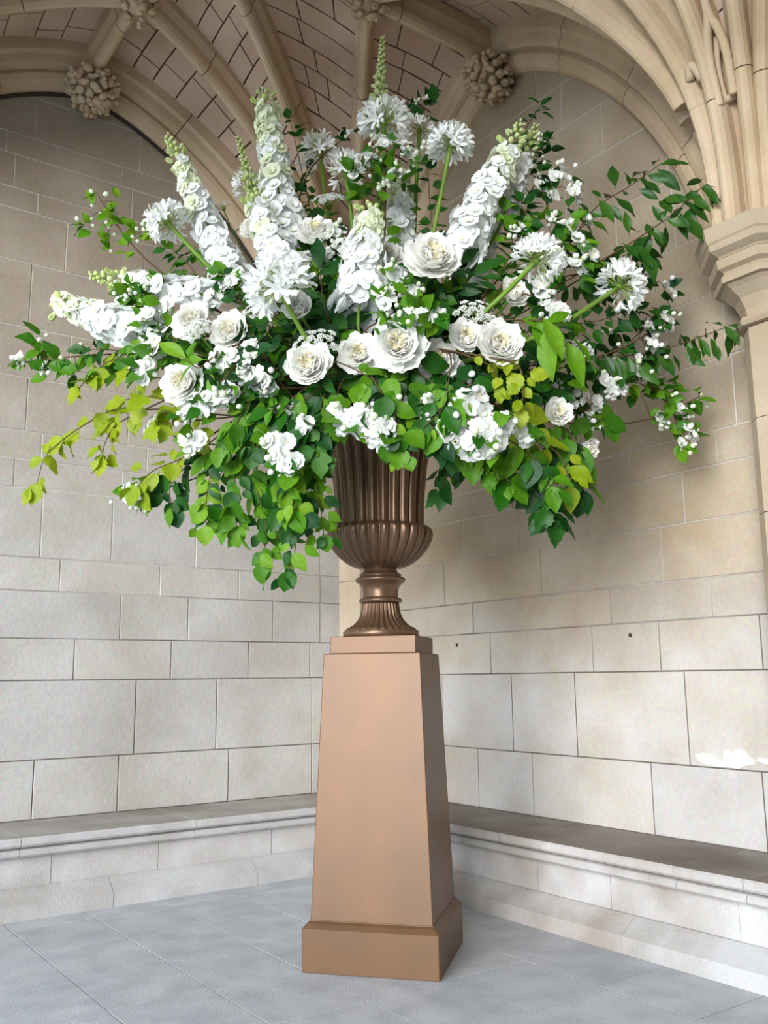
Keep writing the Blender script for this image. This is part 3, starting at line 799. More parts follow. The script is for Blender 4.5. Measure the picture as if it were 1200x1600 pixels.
for kd, mt in (('ovate','mid'),('ovate','dark'),('ovate','fresh'),('round','mid'),('round','fresh'),('round','dark'),('lobed','yellow'),('lobed','mid'),('serrate','yellow'),('lance','visc'),('lance','dark'),('lance','fresh'),('round','yellow'),('serrate','mid'),('serrate','dark'),('ovate','yellow')):
    LM[kd, mt] = [leaf_mesh(kd, mt, hash((len(kd), len(mt))) % 97 + s) for s in range(4)]

# ---------------------------------------------------------------- plant tools
HF = Vector((FWD.x, FWD.y, 0)).normalized()        # the way the arrangement faces: towards the room
AXIS = Vector((UX, UY, 0))
def at(px, py, off=None):
    """point of the arrangement: measured across and up, `off` metres out from the upright plane through the urn"""
    if off is None:
        off = shell(px, py)
    d = RIGHT*(px-600) + DOWN*(py-800) + FWD*F
    k = (AXIS - Vector((CAM.x, CAM.y, 0))).dot(HF) - off
    return CAM + d*(k/d.dot(HF))
def shell(px, py):
    q = ((px-590)/560.0)**2 + ((py-520)/460.0)**2
    return .85*math.sqrt(max(0, 1-q))
MPX = 4.95/F     # metres in one picture unit at the urn
CORE_C = AXIS + Vector((0, 0, 3.1))
def ori(pos, y, z, s, roll=0.0):
    y = Vector(y).normalized(); z = Vector(z); z = z - y*z.dot(y)
    if z.length < 1e-5: z = y.orthogonal()
    z.normalize(); x = y.cross(z)
    sx, sy, sz = (s, s, s) if not isinstance(s, tuple) else s
    return Matrix(((x.x*sx, y.x*sy, z.x*sz, pos.x), (x.y*sx, y.y*sy, z.y*sz, pos.y), (x.z*sx, y.z*sy, z.z*sz, pos.z), (0,0,0,1)))
def face(pos, z, s, spin=None):
    z = Vector(z).normalized(); q = z.to_track_quat('Z', 'Y')
    R_ = q.to_matrix().to_4x4() @ Matrix.Rotation(RND.uniform(0, 6.28) if spin is None else spin, 4, 'Z')
    return Matrix.Translation(pos) @ R_ @ Matrix.Scale(s, 4)
class Plant:
    def __init__(s, name, label, cat, group=None, base=None):
        a = RND.uniform(0, 6.28); r = .22*math.sqrt(RND.random())
        s.base = base or AXIS + Vector((r*math.cos(a), r*math.sin(a), 2.79))
        s.root = thing(name, label, cat, s.base, group)
        s.inv = Matrix.Translation(-s.base)
    def put(s, nm, me, M, parent=None): return link(nm, me, parent or s.root, s.inv @ M)
    def hub(s, nm, c, r, mat):
        V, Fc = blob_geo(r, 1.0, 8, 6); return link(nm, mesh(nm, [Vector(v) + c - s.base for v in V], Fc, mat), s.root)
    def stem(s, pts, r0, r1, mat, nm='stem', sides=6):
        n = len(pts)
        V, Fc = tube_geo([p - s.base for p in pts], [r0 + (r1-r0)*i/(n-1) for i in range(n)], sides)
        return link(nm, mesh(nm, V, Fc, mat), s.root)
def bez(a, b, c, d, n=14):
    return [a*((1-t)**3) + b*(3*t*(1-t)**2) + c*(3*t*t*(1-t)) + d*(t**3) for t in [i/n for i in range(n+1)]]
def stem_curve(base, tip, tipdir=None, lift=.45, n=14):
    v = tip - base; L = v.length
    up = Vector((0,0,1))
    b = base + (up*lift + Vector((v.x, v.y, 0)).normalized()*.25 if Vector((v.x,v.y,0)).length > .05 else up*lift)*L*.5
    td = tipdir.normalized() if tipdir is not None else (v.normalized())
    return bez(base, b, tip - td*L*.35, tip, n)
def polyat(pts, t):
    f = t*(len(pts)-1); i = min(len(pts)-2, int(f)); return pts[i].lerp(pts[i+1], f-i), (pts[i+1]-pts[i]).normalized()
def outward(p):
    d = p - CORE_C; return d.normalized() if d.length > .05 else -HF
TOCAM = -HF
LIGHTUP = (Vector((-.3, -.2, .55)) + TOCAM*.9).normalized()
def jit(a=1.0): return Vector((RND.uniform(-1,1), RND.uniform(-1,1), RND.uniform(-1,1)))*a

def delphinium(label, pb, pt, wid, off=None, off2=None, budfrac=.18, fl=24, dens=1.0):
    """spike from lower point pb to tip pt; wid = width of the flowering part"""
    B = at(*pb, off); T = at(*pt, off if off2 is None else off2)
    p = Plant('delphinium', label, 'flower', 'white delphinium spikes')
    ax = (T-B); L = ax.length; a = ax.normalized()
    low = stem_curve(p.base, B, a, .5)
    p.stem(low, .011, .008, M_STEMG)
    spike = p.stem([B.lerp(T, i/8) for i in range(9)], .008, .004, M_STEMG, 'flower_spike')
    R0 = wid*MPX/2; fs = fl*MPX
    u = a.orthogonal().normalized(); w = a.cross(u)
    fs *= 1.12; n = max(6, int(dens*2*math.pi*R0*.8*L*(1-budfrac)/(fs*fs*.62)))
    for k in range(n):
        s = (k+.5)/n; s2 = s**.9*(1-budfrac); th = k*2.39996 + RND.uniform(-.2,.2)
        rad = R0*(1 - .55*s2**1.2)*RND.uniform(.68, 1.08) - fs*.22
        rad = max(rad, fs*.3)
        d = u*math.cos(th) + w*math.sin(th)
        pos = B + a*(L*s2) + d*rad
        p.put('floret', (DELG if RND.random() < (s2-.45)*2.2 + .06 else DEL)[k % 4], face(pos, d + a*.15 + jit(.22), fs*RND.uniform(.95, 1.25)*(1.08 - .38*s2)), spike)
    nb = max(8, int(26*budfrac/.18*L/1.0))
    for k in range(nb):
        s = 1-budfrac + budfrac*(k+.5)/nb*1.02; th = k*2.39996
        d = u*math.cos(th) + w*math.sin(th); sz = fs*(.62 - .36*(k/nb))
        rad = R0*(.42 - .32*(k/nb)) + .004
        pos = B + a*(L*s) + d*rad
        if k/nb < .5 and k % 2: p.put('bud', BUD_OPEN[k % 2], face(pos, d + a*.5, sz*1.1), spike)
        else: p.put('bud', BUD_G, face(pos, d + a*.6, sz*.62), spike)
    return p
def peony(label, px, py, r, off=None, dirv=None, closed=0.0):
    c = at(px, py, off); p = Plant('peony', label, 'flower', 'white peonies')
    d = (dirv if dirv is not None else (outward(c)*.6 + TOCAM*1.0 + Vector((0,0,.25)))).normalized()
    s = r*1.06*MPX
    p.stem(stem_curve(p.base, c - d*s*.5, d), .010, .007, M_STEMG)
    q = d.to_track_quat('Z', 'Y').to_matrix().to_4x4(); sp = RND.uniform(0, 6.28)
    base = c - d*s*.55
    head = p.hub('flower_head', base, s*.12, M_STEMG)
    def ring(ms, n, tilt, sc, ph, lift):
        for k in range(n):
            t = tilt + RND.uniform(-.14, .14)
            M = Matrix.Translation(base + d*lift*s) @ q @ Matrix.Rotation(sp + ph + k*2*math.pi/n + RND.uniform(-.15,.15), 4, 'Z') @ Matrix.Translation((0, .05*s, 0)) @ Matrix.Rotation(t, 4, 'X') @ Matrix.Scale(s*sc*RND.uniform(.92, 1.1), 4)
            p.put('petal', ms[k % 3], M, head)
    cl = closed
    ring(PE1, 8, .22 + .65*cl, 1.72, 0, 0.0)
    ring(PE1, 8, .55 + .50*cl, 1.55, .4, .06)
    ring(PE1, 7, .85 + .35*cl, 1.40, .1, .08)
    ring(PE2, 10, .90 + .25*cl, 1.66, .3, .10)
    ring(PE2, 10, 1.08 + .2*cl, 1.66, .7, .14)
    ring(PE2, 8, 1.22 + .15*cl, 1.66, .2, .2)
    ring(PE3 if cl < .6 else PE2, 8, 1.28, 2.1 if cl < .6 else 1.5, .2, .22)
    ring(PE3 if cl < .6 else PE2, 7, 1.42, 2.1 if cl < .6 else 1.5, .5, .26)
    return p
def agapanthus(label, px, py, r, stem_to=None, off=None, dirv=None, n=46, buds=.3):
    c = at(px, py, off); p = Plant('agapanthus', label, 'flower', 'white agapanthus heads')
    if stem_to is not None:
        sp = at(*stem_to); d = (c - sp).normalized()
        pts = stem_curve(p.base, sp, d) + [sp.lerp(c, i/5) for i in range(1, 6)]
    else:
        d = dirv.normalized() if dirv is not None else (outward(c)*.8 + Vector((0,0,.7)) + TOCAM*.3).normalized()
        pts = stem_curve(p.base, c, d)
    p.stem(pts, .014, .012, M_STEMG)
    s = r*MPX
    q = d.to_track_quat('Z', 'Y'); head = p.hub('flower_head', c, .018, M_STEMG)
    for k in range(n):
        z = 1 - 1.35*(k+.5)/n; th = k*2.39996; rr = math.sqrt(max(0, 1-z*z))
        v = q @ Vector((rr*math.cos(th), rr*math.sin(th), z)) + jit(.12)
        if RND.random() < buds: p.put('bud', AGB, face(c, v, s*RND.uniform(.85, 1.05)), head)
        else: p.put('floret', AGA[k % 3], face(c, v, s*RND.uniform(.9, 1.1)), head)
    return p
def ammi(label, px, py, r, off=None, n=18, dirv=None):
    c = at(px, py, off); p = Plant('lace_flower', label, 'flower', 'lace flower umbels')
    d = dirv.normalized() if dirv is not None else (outward(c)*.5 + TOCAM*.7 + Vector((0,0,.5))).normalized()
    s = r*MPX; hub = c - d*s*.9
    p.stem(stem_curve(p.base, hub, d), .006, .004, M_STEMG)
    q = d.to_track_quat('Z', 'Y')
    mb = MB(); ends = []
    for k in range(n):
        rr = math.sqrt((k+.5)/n); th = k*2.39996
        e = c + q @ Vector((rr*math.cos(th)*s, rr*math.sin(th)*s, -.25*s*rr*rr + RND.uniform(-.06,.06)*s))
        V, Fc = tube_geo([hub - p.base, e - p.base], [.0025, .002], 4); mb.add(V, Fc)
        ends.append(e)
    umb = link('umbel', mb.mesh('umbel', M_PEDI, True), p.root)
    for k, e in enumerate(ends): p.put('umbellet', UMB[k % 2], face(e, (e-hub) + d*s*.4, s*.42), umb)
    return p
def put_leaf(p, kd, mt, pos, ydir, zdir, size, parent=None):
    p.put('leaf', LM[kd, mt][RND.randrange(4)], ori(pos, ydir, zdir, size), parent)
def mock(label, clusters, off=None, leaves=('ovate','mid'), lf=26, fsz=23, nleaf=None, buds=4, woody=True, leafpts=(), spread=14, droop=.25):
    """mock-orange branch: clusters [(px,py,n)] of open flowers, a main stem to their middle and twigs to each"""
    cs = [(at(c[0], c[1], off if off is not None else shell(c[0], c[1])*.98 + .02), c[2], c[3] if len(c) > 3 else spread) for c in clusters]
    allp = [c[0] for c in cs] + [at(x, y, off if off is not None else shell(x, y)*.95) for x, y in leafpts]
    p = Plant('mock_orange_branch', label, 'flower branch', 'mock orange branches')
    far = max(allp, key=lambda v: (v-CORE_C).length)
    mid = sum(allp, Vector())/len(allp)
    main = stem_curve(p.base, mid, (far-mid) if (far-mid).length > .05 else None, .4)
    if (far-mid).length > .08: main = main + [mid.lerp(far, i/5) for i in range(1, 6)]
    sm = M_STEMB if woody else M_STEMG
    p.stem(main, .008, .0025, sm)
    k_l = MPX*lf; k_f = MPX*fsz
    def leaves_around(c, n, rad, axis, tw=None):
        for k in range(n):
            v = (jit(1) + axis*.8).normalized()
            v = (v + Vector((0,0,-droop))).normalized()
            nrm = (LIGHTUP + jit(.75))
            put_leaf(p, *leaves, c - axis*rad*.35 + v*rad*.22 + jit(rad*.45), v, nrm, k_l*RND.uniform(.7, 1.2), tw)
    for c, n, sp in cs:
        ax = (outward(c)*.6 + TOCAM*.5).normalized(); rad = sp*MPX
        best = min(main, key=lambda m: (m-c).length + (.0 if (m-CORE_C).length < (c-CORE_C).length else .3))
        tw = None
        if (best-c).length > .03: tw = p.stem(bez(best, best.lerp(c, .4) + Vector((0,0,.04)), best.lerp(c, .75)+Vector((0,0,.02)), c - ax*.02, 5), .003, .002, sm, 'twig', 5)
        for k in range(n):
            th = k*2.39996; rr = math.sqrt((k+.3)/max(1, n)) if n > 1 else 0
            u = ax.orthogonal().normalized(); w = ax.cross(u)
            pos = c + (u*math.cos(th) + w*math.sin(th))*rad*rr + ax*RND.uniform(-.3,.5)*rad
            p.put('flower', MOCK[RND.randrange(7)], face(pos, ax + (pos-c)*(2.0/ max(rad, .02))*.35 + jit(.3), k_f*RND.uniform(.85, 1.15)), tw)
        for k in range(buds):
            pos = c + jit(rad*1.5) + ax*rad*.2; p.put('bud', BUD_O if k % 2 else BUD_W, face(pos, ax + jit(.6), k_f*RND.uniform(.28, .42)), tw)
        leaves_around(c, nleaf if nleaf is not None else max(3, n), rad*1.5 + .03, ax, tw)
    for (x, y) in leafpts:
        c = at(x, y, off if off is not None else shell(x, y)*.95); ax = (outward(c)*.6 + TOCAM*.4).normalized()
        best = min(main, key=lambda m: (m-c).length)
        tw = None
        if (best-c).length > .03: tw = p.stem([best, best.lerp(c, .5)+Vector((0,0,.015)), c], .0028, .0018, sm, 'twig', 5)
        leaves_around(c, 5, .07, ax, tw)
        for k in range(2): p.put('bud', BUD_W, face(c + jit(.06), ax, k_f*RND.uniform(.28,.4)), tw)
    return p
UPV_ = Vector((0, 0, 1))
def branch(label, pts, style, lf=28, n=18, cat='foliage branch', group='leafy branches', name='leafy_branch', off=None, woody=True, hang=.6, offs=None, sides=True, r=.006, start=.35, side_len=.10, layers=1):
    """leafy branch: pts are points along it from near the urn to its tip"""
    if isinstance(pts[0], Vector): W = pts
    else: W = [at(x, y, (offs[i] if offs else (off if off is not None else shell(x, y)))) for i, (x, y) in enumerate(pts)]
    p = Plant(name, label, cat, group)
    first = stem_curve(p.base, W[0], (W[1]-W[0]), .5, 10)
    path = first + cr(W, 6)[1:]
    p.stem(path, r, .002, M_STEMB if woody else M_STEMG)
    seg = cr(W, 10) if start <= .35 else path
    kd, mt = style; n = int(n*(1.55 if kd in ('round','ovate','serrate') and mt != 'yellow' else 1.1)); lf = lf*(.74 if kd in ('round',) else .82)
    for k in range(n):
        t = (k+.4)/n if start <= .35 else start + (1-start)*(k+.4)/n
        pos, tg = polyat(seg, min(1, t))
        side = 1 if k % 2 else -1
        sv = tg.cross(LIGHTUP).normalized()*side
        v = (tg*.55 + sv*.9 + jit(.35) + Vector((0,0,-hang*RND.uniform(.3,1.2)))).normalized()
        nrm = LIGHTUP*.8 + jit(.75) + outward(pos)*.4 if mt != 'visc' else TOCAM + jit(.55) + UPV_*.15
        sz = lf*MPX*RND.uniform(.75, 1.2)*(1.05 - .25*t)
        k2, m2 = kd, mt
        if kd in ('round', 'ovate') and mt != 'yellow':
            k2 = RND.choice(('round', 'ovate', 'ovate', 'ovate')) if kd == 'round' else kd
            m2 = RND.choice((mt, mt, mt, 'dark', 'mid', 'fresh' if mt != 'dark' else 'dark'))
        put_leaf(p, k2, m2, pos + v*.02 + jit(side_len*.38), v, nrm, sz*RND.choice((.7, .9, 1.0, 1.1))*(1.12 if k2 == 'ovate' and kd == 'round' else 1))
    pos, tg = polyat(seg, 1.0); put_leaf(p, kd, mt, pos, tg + Vector((0,0,-hang*.4)), LIGHTUP + jit(.3), lf*MPX)
    return p
# ================================================================ the arrangement
UPV = Vector((0, 0, 1))
# ---- delphinium spikes
delphinium('tallest white delphinium spike, left of centre, rising against the vault', (458, 455), (412, 140), 84, .35, .15, .10, 25)
delphinium('white delphinium spike with green tip, leaning left below the wall arch', (372, 455), (262, 212), 66, .25, .05, .20, 24)
delphinium('short broad white delphinium in front of the tallest spike', (450, 440), (392, 302), 72, .50, .42, .14, 26)
delphinium('white delphinium with pale green tip standing in the middle above the peonies', (560, 490), (580, 316), 84, .72, .66, .14, 25)
delphinium('long white delphinium leaning right, its foot behind the largest peony', (712, 405), (815, 192), 80, .45, .30, .22, 25)
delphinium('shaded white delphinium behind the centre spike and large peony', (618, 430), (628, 268), 76, .05, .0, .05, 27)
delphinium('shaded white delphinium low behind the right leaning spike', (738, 420), (785, 300), 72, .15, .05, .05, 27)
delphinium('slender green budded delphinium tip, highest point of the arrangement', (590, 190), (598, 58), 34, .10, .0, .92, 22)
delphinium('slender green budded delphinium tip beside the tallest spike', (405, 330), (372, 215), 40, .05, -.05, .92, 20)
delphinium('white delphinium with large florets lying out to the far left', (262, 535), (88, 472), 78, .42, .20, .04, 33, 1.0)
delphinium('white delphinium leaning left with pale buds at its tip, above the far-left spike', (345, 465), (140, 430), 58, .40, .12, .30, 27, .8)
delphinium('broad white delphinium foot below the green tipped centre spike', (560, 500), (556, 410), 70, .60, .58, .04, 25)
delphinium('shaded white delphinium florets between the two lower right peonies', (720, 625), (690, 545), 64, .62, .60, .04, 27)
delphinium('small white delphinium tip rising behind the right agapanthus', (790, 330), (838, 195), 56, .20, .10, .40, 22)

# ---- peonies
peony('largest white peony with cream heart, at the foot of the right leaning spike', 676, 400, 42, .80)
peony('round white peony left of centre, above the trailing leaves', 481, 570, 36, .92, closed=.35)
peony('tight ball shaped white peony under the left agapanthus head', 466, 482, 29, .86, closed=.8)
peony('open white peony left of the ball shaped one', 358, 517, 32, .72, closed=.2)
peony('white peony behind lace flower, upper of two at far left', 298, 500, 33, .62, closed=.15)
peony('white peony with a twig across it, lower of two at far left', 285, 597, 33, .68, closed=.1)
peony('cream hearted peony tucked right of the tallest delphinium', 492, 362, 32, .48)
peony('open white peony in the middle row above the urn', 621, 537, 38, .98)
peony('shaded white peony left of the middle one above the urn', 560, 552, 30, .82)
peony('shaded loose white peony right of the middle one', 684, 562, 31, .82)
peony('small round white peony touching the yellow hearted one', 727, 527, 28, .92, closed=.5)
peony('yellow hearted white peony, right of the small round one', 781, 538, 35, .94, closed=.1)
peony('white peony half hidden at the lower right among lime leaves', 872, 645, 24, .70, closed=.45, dirv=RIGHT*.2 + TOCAM + UPV*.1)
peony('loose white peony under the right agapanthus stem', 803, 457, 27, .66, closed=.4)
peony('cream peony half hidden behind the centre delphinium', 604, 398, 26, .48)
peony('pale peony behind the tallest spike, at its left', 398, 355, 28, .22)
peony('drooping white peony at the far lower right behind green leaves', 918, 700, 22, .45, closed=.5, dirv=RIGHT*.6 - UPV*.3 + TOCAM*.6)

# ---- agapanthus
agapanthus('top agapanthus head under the highest green tip', 600, 192, 50, (598, 300, .12), .18)
agapanthus('agapanthus head on an upright stem, upper right against the vault', 704, 228, 42, (690, 300, .25), .28)
agapanthus('small shaded agapanthus head beside the top one', 655, 205, 32, (650, 300, .0), -.05, n=36)
agapanthus('large agapanthus head left of centre above the ball shaped peony', 436, 452, 54, (470, 515, .90), 1.0, n=52)
agapanthus('agapanthus head at right with a thick green stem over the loose peony', 838, 408, 42, (795, 452, .85), .82)
agapanthus('far right agapanthus head on a long diagonal green stem', 968, 448, 44, (890, 500, .62), .50)
agapanthus('left agapanthus head below the leaning delphinium', 262, 348, 40, (305, 395, .28), .22)
agapanthus('shaded agapanthus head between the tallest spike and the top head', 500, 235, 38, (507, 300, -.1), -.1, n=36)
agapanthus('half open agapanthus head just below the shaded one', 540, 268, 38, (548, 330, .12), .12, n=36, buds=.55)
agapanthus('pale agapanthus head behind the green budded tip, left of the tallest spike', 388, 290, 34, (410, 350, -.1), -.12, n=34)

# ---- lace flower
ammi('lace flower umbel above the round peony, left of centre', 492, 533, 30, .90)
ammi('airy lace flower umbel right of centre under the big peony', 747, 487, 30, .84)
ammi('lace flower umbel in front of the far left peony', 305, 512, 22, .78)
ammi('loose lace flower umbel between the right peony and the mock orange', 898, 605, 30, .62)
ammi('shaded lace flower left of the ball shaped peony', 396, 487, 28, .66)
ammi('lace flower umbel edge on at the lower left', 235, 655, 22, .48, dirv=RIGHT*-.5 + UPV*.4 + TOCAM*.3)
ammi('greenish lace flower hanging over the trailing leaves', 440, 640, 20, .86)
ammi('lace flower behind the mock orange right of the tallest spike', 512, 305, 28, .15)
ammi('lace flower at the foot of the leaning left delphinium', 345, 415, 28, .30)
ammi('small lace flower beside the tip of the leaning left delphinium', 346, 318, 14, .05, n=9)
ammi('faint lace flower near the far right agapanthus stem', 905, 545, 24, .55)
ammi('lace flower below the peony beside the tallest spike', 470, 400, 26, .52)

# ---- mock orange branches
mock('fresh budded mock orange sprig reaching out high at the left', [(160, 330, 0)], .08, ('ovate','fresh'), 24, 20, 4, 7, leafpts=[(150, 300), (175, 315), (135, 345), (185, 350), (165, 375), (200, 385), (205, 350), (230, 360)])
mock('mock orange spray at the extreme left tip', [(35, 566, 3, 9), (70, 576, 2, 8)], .12, ('ovate','mid'), 30, 22, 3, 4, leafpts=[(65, 545), (85, 560), (105, 575), (140, 555), (190, 565), (60, 530)])
mock('mock orange cluster left of the lower far left peony', [(221, 575, 6, 15), (245, 545, 3, 10)], .55, ('ovate','mid'), 28, 24, 5, 4)
mock('three mock orange clusters in a row under the open left peony', [(350, 562, 5, 14), (325, 630, 4, 12), (350, 615, 5, 13)], .85, ('ovate','mid'), 28, 23, 5, 4)
mock('mock orange cluster between the two left peonies and the round one', [(392, 547, 2, 8), (385, 580, 3, 10), (408, 594, 3, 10)], .88, ('ovate','dark'), 28, 23, 4, 4)
mock('mock orange cluster at the left edge above the lime leaves', [(292, 645, 4, 12), (303, 690, 5, 14)], .66, ('ovate','mid'), 28, 24, 4, 4)
mock('bright mock orange cluster hanging left of the urn', [(437, 695, 5, 15), (450, 724, 5, 14)], .92, ('round','mid'), 30, 24, 4, 4)
mock('mock orange cluster at the drooping lower left tip', [(203, 772, 6, 16)], .40, ('ovate','fresh'), 24, 20, 6, 6, leafpts=[(225, 755), (228, 785)])
mock('pair of large mock orange flowers over the urn rim at left', [(532, 652, 4, 12), (541, 660, 2, 8)], 1.0, ('round','mid'), 30, 27, 3, 3)
mock('large mock orange flowers spilling over the middle of the urn rim', [(570, 655, 4, 14), (592, 676, 5, 14)], 1.02, ('round','mid'), 30, 29, 3, 3)
mock('small mock orange sprig above the urn rim flowers', [(590, 630, 2, 8), (628, 632, 3, 11), (672, 628, 2, 7), (667, 648, 1, 5)], .95, ('round','dark'), 28, 23, 4, 5)
mock('upper clusters of the big mock orange branch right of the urn', [(735, 632, 7, 20), (706, 676, 5, 14)], .98, ('ovate','dark'), 28, 25, 4, 4)
mock('lowest and fullest mock orange cluster right of the urn', [(748, 688, 9, 20), (782, 668, 6, 15), (770, 690, 3, 12)], 1.02, ('ovate','mid'), 28, 26, 3, 3)
mock('small mock orange cluster between the fullest cluster and the half hidden peony', [(822, 676, 4, 11)], .88, ('lobed','mid'), 30, 22, 4, 5)
mock('mock orange cluster under the bright spear leaves at right', [(897, 563, 5, 14), (917, 552, 3, 9)], .66, ('ovate','dark'), 26, 23, 4, 4)
mock('upright mock orange clusters at the far right below the agapanthus', [(1014, 520, 4, 12), (1022, 545, 5, 13), (1000, 568, 4, 11), (1043, 502, 5, 12)], .30, ('ovate','dark'), 26, 20, 6, 7, leafpts=[(960, 520), (975, 545), (985, 500)])
mock('mock orange clusters left of the drooping far right sprig', [(952, 602, 5, 14), (935, 634, 4, 11), (918, 660, 4, 11), (971, 606, 3, 10)], .45, ('ovate','dark'), 26, 21, 4, 6)
mock('drooping mock orange sprig at the far lower right', [(1066, 645, 3, 9), (1034, 658, 3, 9), (1080, 675, 4, 11), (1067, 697, 4, 11)], .12, ('ovate','mid'), 26, 19, 4, 5, leafpts=[(1015, 605), (1040, 625), (1050, 605), (1058, 672), (1000, 615), (1096, 618)])
mock('mock orange cluster high at the right edge', [(877, 276, 6, 16), (858, 303, 4, 12), (898, 305, 6, 14), (844, 288, 2, 8)], .25, ('ovate','dark'), 26, 22, 4, 5)
mock('mock orange clusters with round buds right of the agapanthus', [(858, 341, 2, 7), (889, 355, 4, 12), (904, 382, 4, 11), (873, 400, 4, 11), (926, 398, 2, 7), (904, 420, 3, 12), (806, 357, 2, 8), (919, 347, 1, 5)], .48, ('ovate','mid'), 28, 22, 4, 4)
mock('small mock orange sprig beyond the far right agapanthus', [(1043, 452, 5, 12), (1004, 432, 3, 9)], .15, ('ovate','dark'), 26, 19, 6, 6)
mock('mock orange cluster under the right agapanthus stem', [(858, 478, 4, 13), (844, 456, 3, 10), (880, 491, 3, 10)], .72, ('ovate','dark'), 26, 22, 4, 4)
mock('mock orange clusters hanging below the top agapanthus head', [(597, 222, 5, 15), (577, 250, 4, 12), (627, 228, 3, 10), (643, 245, 5, 13), (557, 270, 2, 8), (568, 262, 3, 10), (623, 275, 3, 9), (600, 290, 3, 9)], .38, ('ovate','mid'), 26, 20, 4, 5, leafpts=[(600, 255), (590, 280), (615, 260)])
mock('mock orange clusters between the cream peony and the centre delphinium', [(523, 360, 5, 13), (537, 388, 6, 16), (512, 395, 4, 12)], .52, ('ovate','dark'), 26, 20, 3, 5)
mock('pale mock orange sprig behind the shaded agapanthus', [(543, 212, 4, 11), (478, 262, 3, 10)], -.05, ('ovate','dark'), 26, 20, 4, 4)
mock('mock orange cluster right of the foot of the centre delphinium', [(600, 467, 5, 14), (618, 428, 5, 13), (643, 454, 3, 9)], .86, ('ovate','mid'), 30, 22, 4, 5)
mock('mock orange sprig with broad leaves above the middle peony', [(640, 500, 3, 10), (660, 494, 2, 8), (684, 494, 1, 5), (604, 508, 2, 7)], .98, ('ovate','mid'), 32, 22, 5, 5, leafpts=[(620, 488), (650, 480)])
mock('mock orange cluster left of the trailing leaves below the open peony', [(357, 617, 4, 11), (421, 608, 2, 8)], .84, ('ovate','dark'), 28, 22, 4, 4)
mock('tiny mock orange cluster just left of the urn rim', [(474, 663, 4, 9)], .92, ('round','dark'), 28, 18, 4, 4)
mock('mock orange florets between the leaning left delphinium and the open peony', [(353, 445, 5, 14), (330, 470, 4, 12)], .48, ('ovate','dark'), 26, 21, 4, 5)
mock('mock orange cluster right of the far-left delphinium', [(230, 497, 4, 12), (255, 478, 4, 12), (240, 525, 3, 10)], .50, ('ovate','mid'), 26, 22, 4, 5)
mock('budded mock orange spray above the far-left delphinium', [(215, 455, 1, 5), (190, 470, 2, 9)], .30, ('ovate','mid'), 26, 20, 5, 8, leafpts=[(215, 470), (235, 460), (195, 455), (245, 445)])
mock('small mock orange sprig at the very top right of the top agapanthus', [(670, 155, 2, 8), (648, 165, 1, 6)], -.05, ('ovate','dark'), 26, 17, 5, 5, leafpts=[(660, 175)])
mock('small budded mock orange sprig at the upper right near the carved boss', [(832, 240, 3, 12), (845, 220, 2, 8)], .12, ('ovate','dark'), 24, 18, 5, 7, leafpts=[(840, 255), (815, 225)])

# ---- foliage branches that stand clear
branch('laurel leaved branch reaching up to the right against the wall', [(880, 400), (925, 330), (985, 290), (1030, 258)], ('lance','visc'), 60, 28, off=.3, hang=1.0)
branch('laurel leaved branch arching out to the far right tip', [(900, 430), (985, 380), (1050, 335), (1100, 290)], ('lance','visc'), 58, 46, off=.4, hang=1.7)
branch('laurel leaved branch pointing right beside the stone column', [(930, 560), (1020, 550), (1085, 530), (1142, 508)], ('lance','visc'), 52, 34, off=.3, hang=1.4)
branch('short laurel sprig low between the two far right laurel branches', [(900, 440), (950, 410), (1000, 390)], ('lance','visc'), 50, 26, off=.2, hang=1.6)
branch('bright spear shaped leaves drooping right of the yellow hearted peony', [(820, 500), (862, 505), (885, 535)], ('lance','fresh'), 78, 10, off=.86, hang=.8)
branch('small dark sprig topping the upper right edge', [(800, 250), (825, 195), (845, 165)], ('lance','dark'), 34, 12, off=.05, hang=.4)
branch('dark leafy sprig behind the mock orange high at right', [(800, 330), (835, 290), (850, 240)], ('ovate','dark'), 34, 18, off=.05, hang=.4)
branch('lime green vine hanging out over the left wall', [(230, 640), (180, 640), (130, 665), (95, 690), (70, 715), (58, 755)], ('serrate','yellow'), 46, 15, off=.12, hang=1.0, name='vine', start=.3)
branch('short lime green vine tuft left of the lace flower', [(215, 645), (180, 665), (165, 690), (160, 710)], ('serrate','yellow'), 46, 10, off=.2, hang=1.1, name='vine')
branch('lime leaves under the far-left delphinium', [(230, 560), (170, 565), (125, 605)], ('lobed','yellow'), 44, 9, off=.3, hang=.7)
branch('lime leaves around the lower far left peony', [(300, 640), (240, 620), (195, 625)], ('lobed','yellow'), 46, 11, off=.5, hang=.5)
branch('lime leaves above the drooping lower left tip', [(330, 680), (285, 715), (240, 735), (215, 760)], ('round','yellow'), 42, 15, off=.5, hang=.6)
branch('lime leaves below the mock orange at the left edge', [(330, 655), (270, 660), (250, 665)], ('lobed','yellow'), 40, 7, off=.55, hang=.5)
branch('lime vine hanging right of the fullest mock orange', [(770, 560), (808, 570), (818, 600), (815, 640)], ('serrate','yellow'), 34, 11, off=.95, hang=1.0, name='vine')
branch('small lime vine left of the hanging lime one', [(740, 560), (770, 575), (780, 605)], ('serrate','yellow'), 28, 7, off=.93, hang=.9, name='vine')
branch('lime leaves low at the right over the dark cascade', [(800, 650), (850, 690), (880, 720), (890, 760)], ('ovate','yellow'), 46, 10, off=.75, hang=.8)
branch('lime leaf arching beneath the lace flower at far left', [(330, 560), (310, 575), (290, 560)], ('lance','fresh'), 60, 4, off=.85, hang=.2)
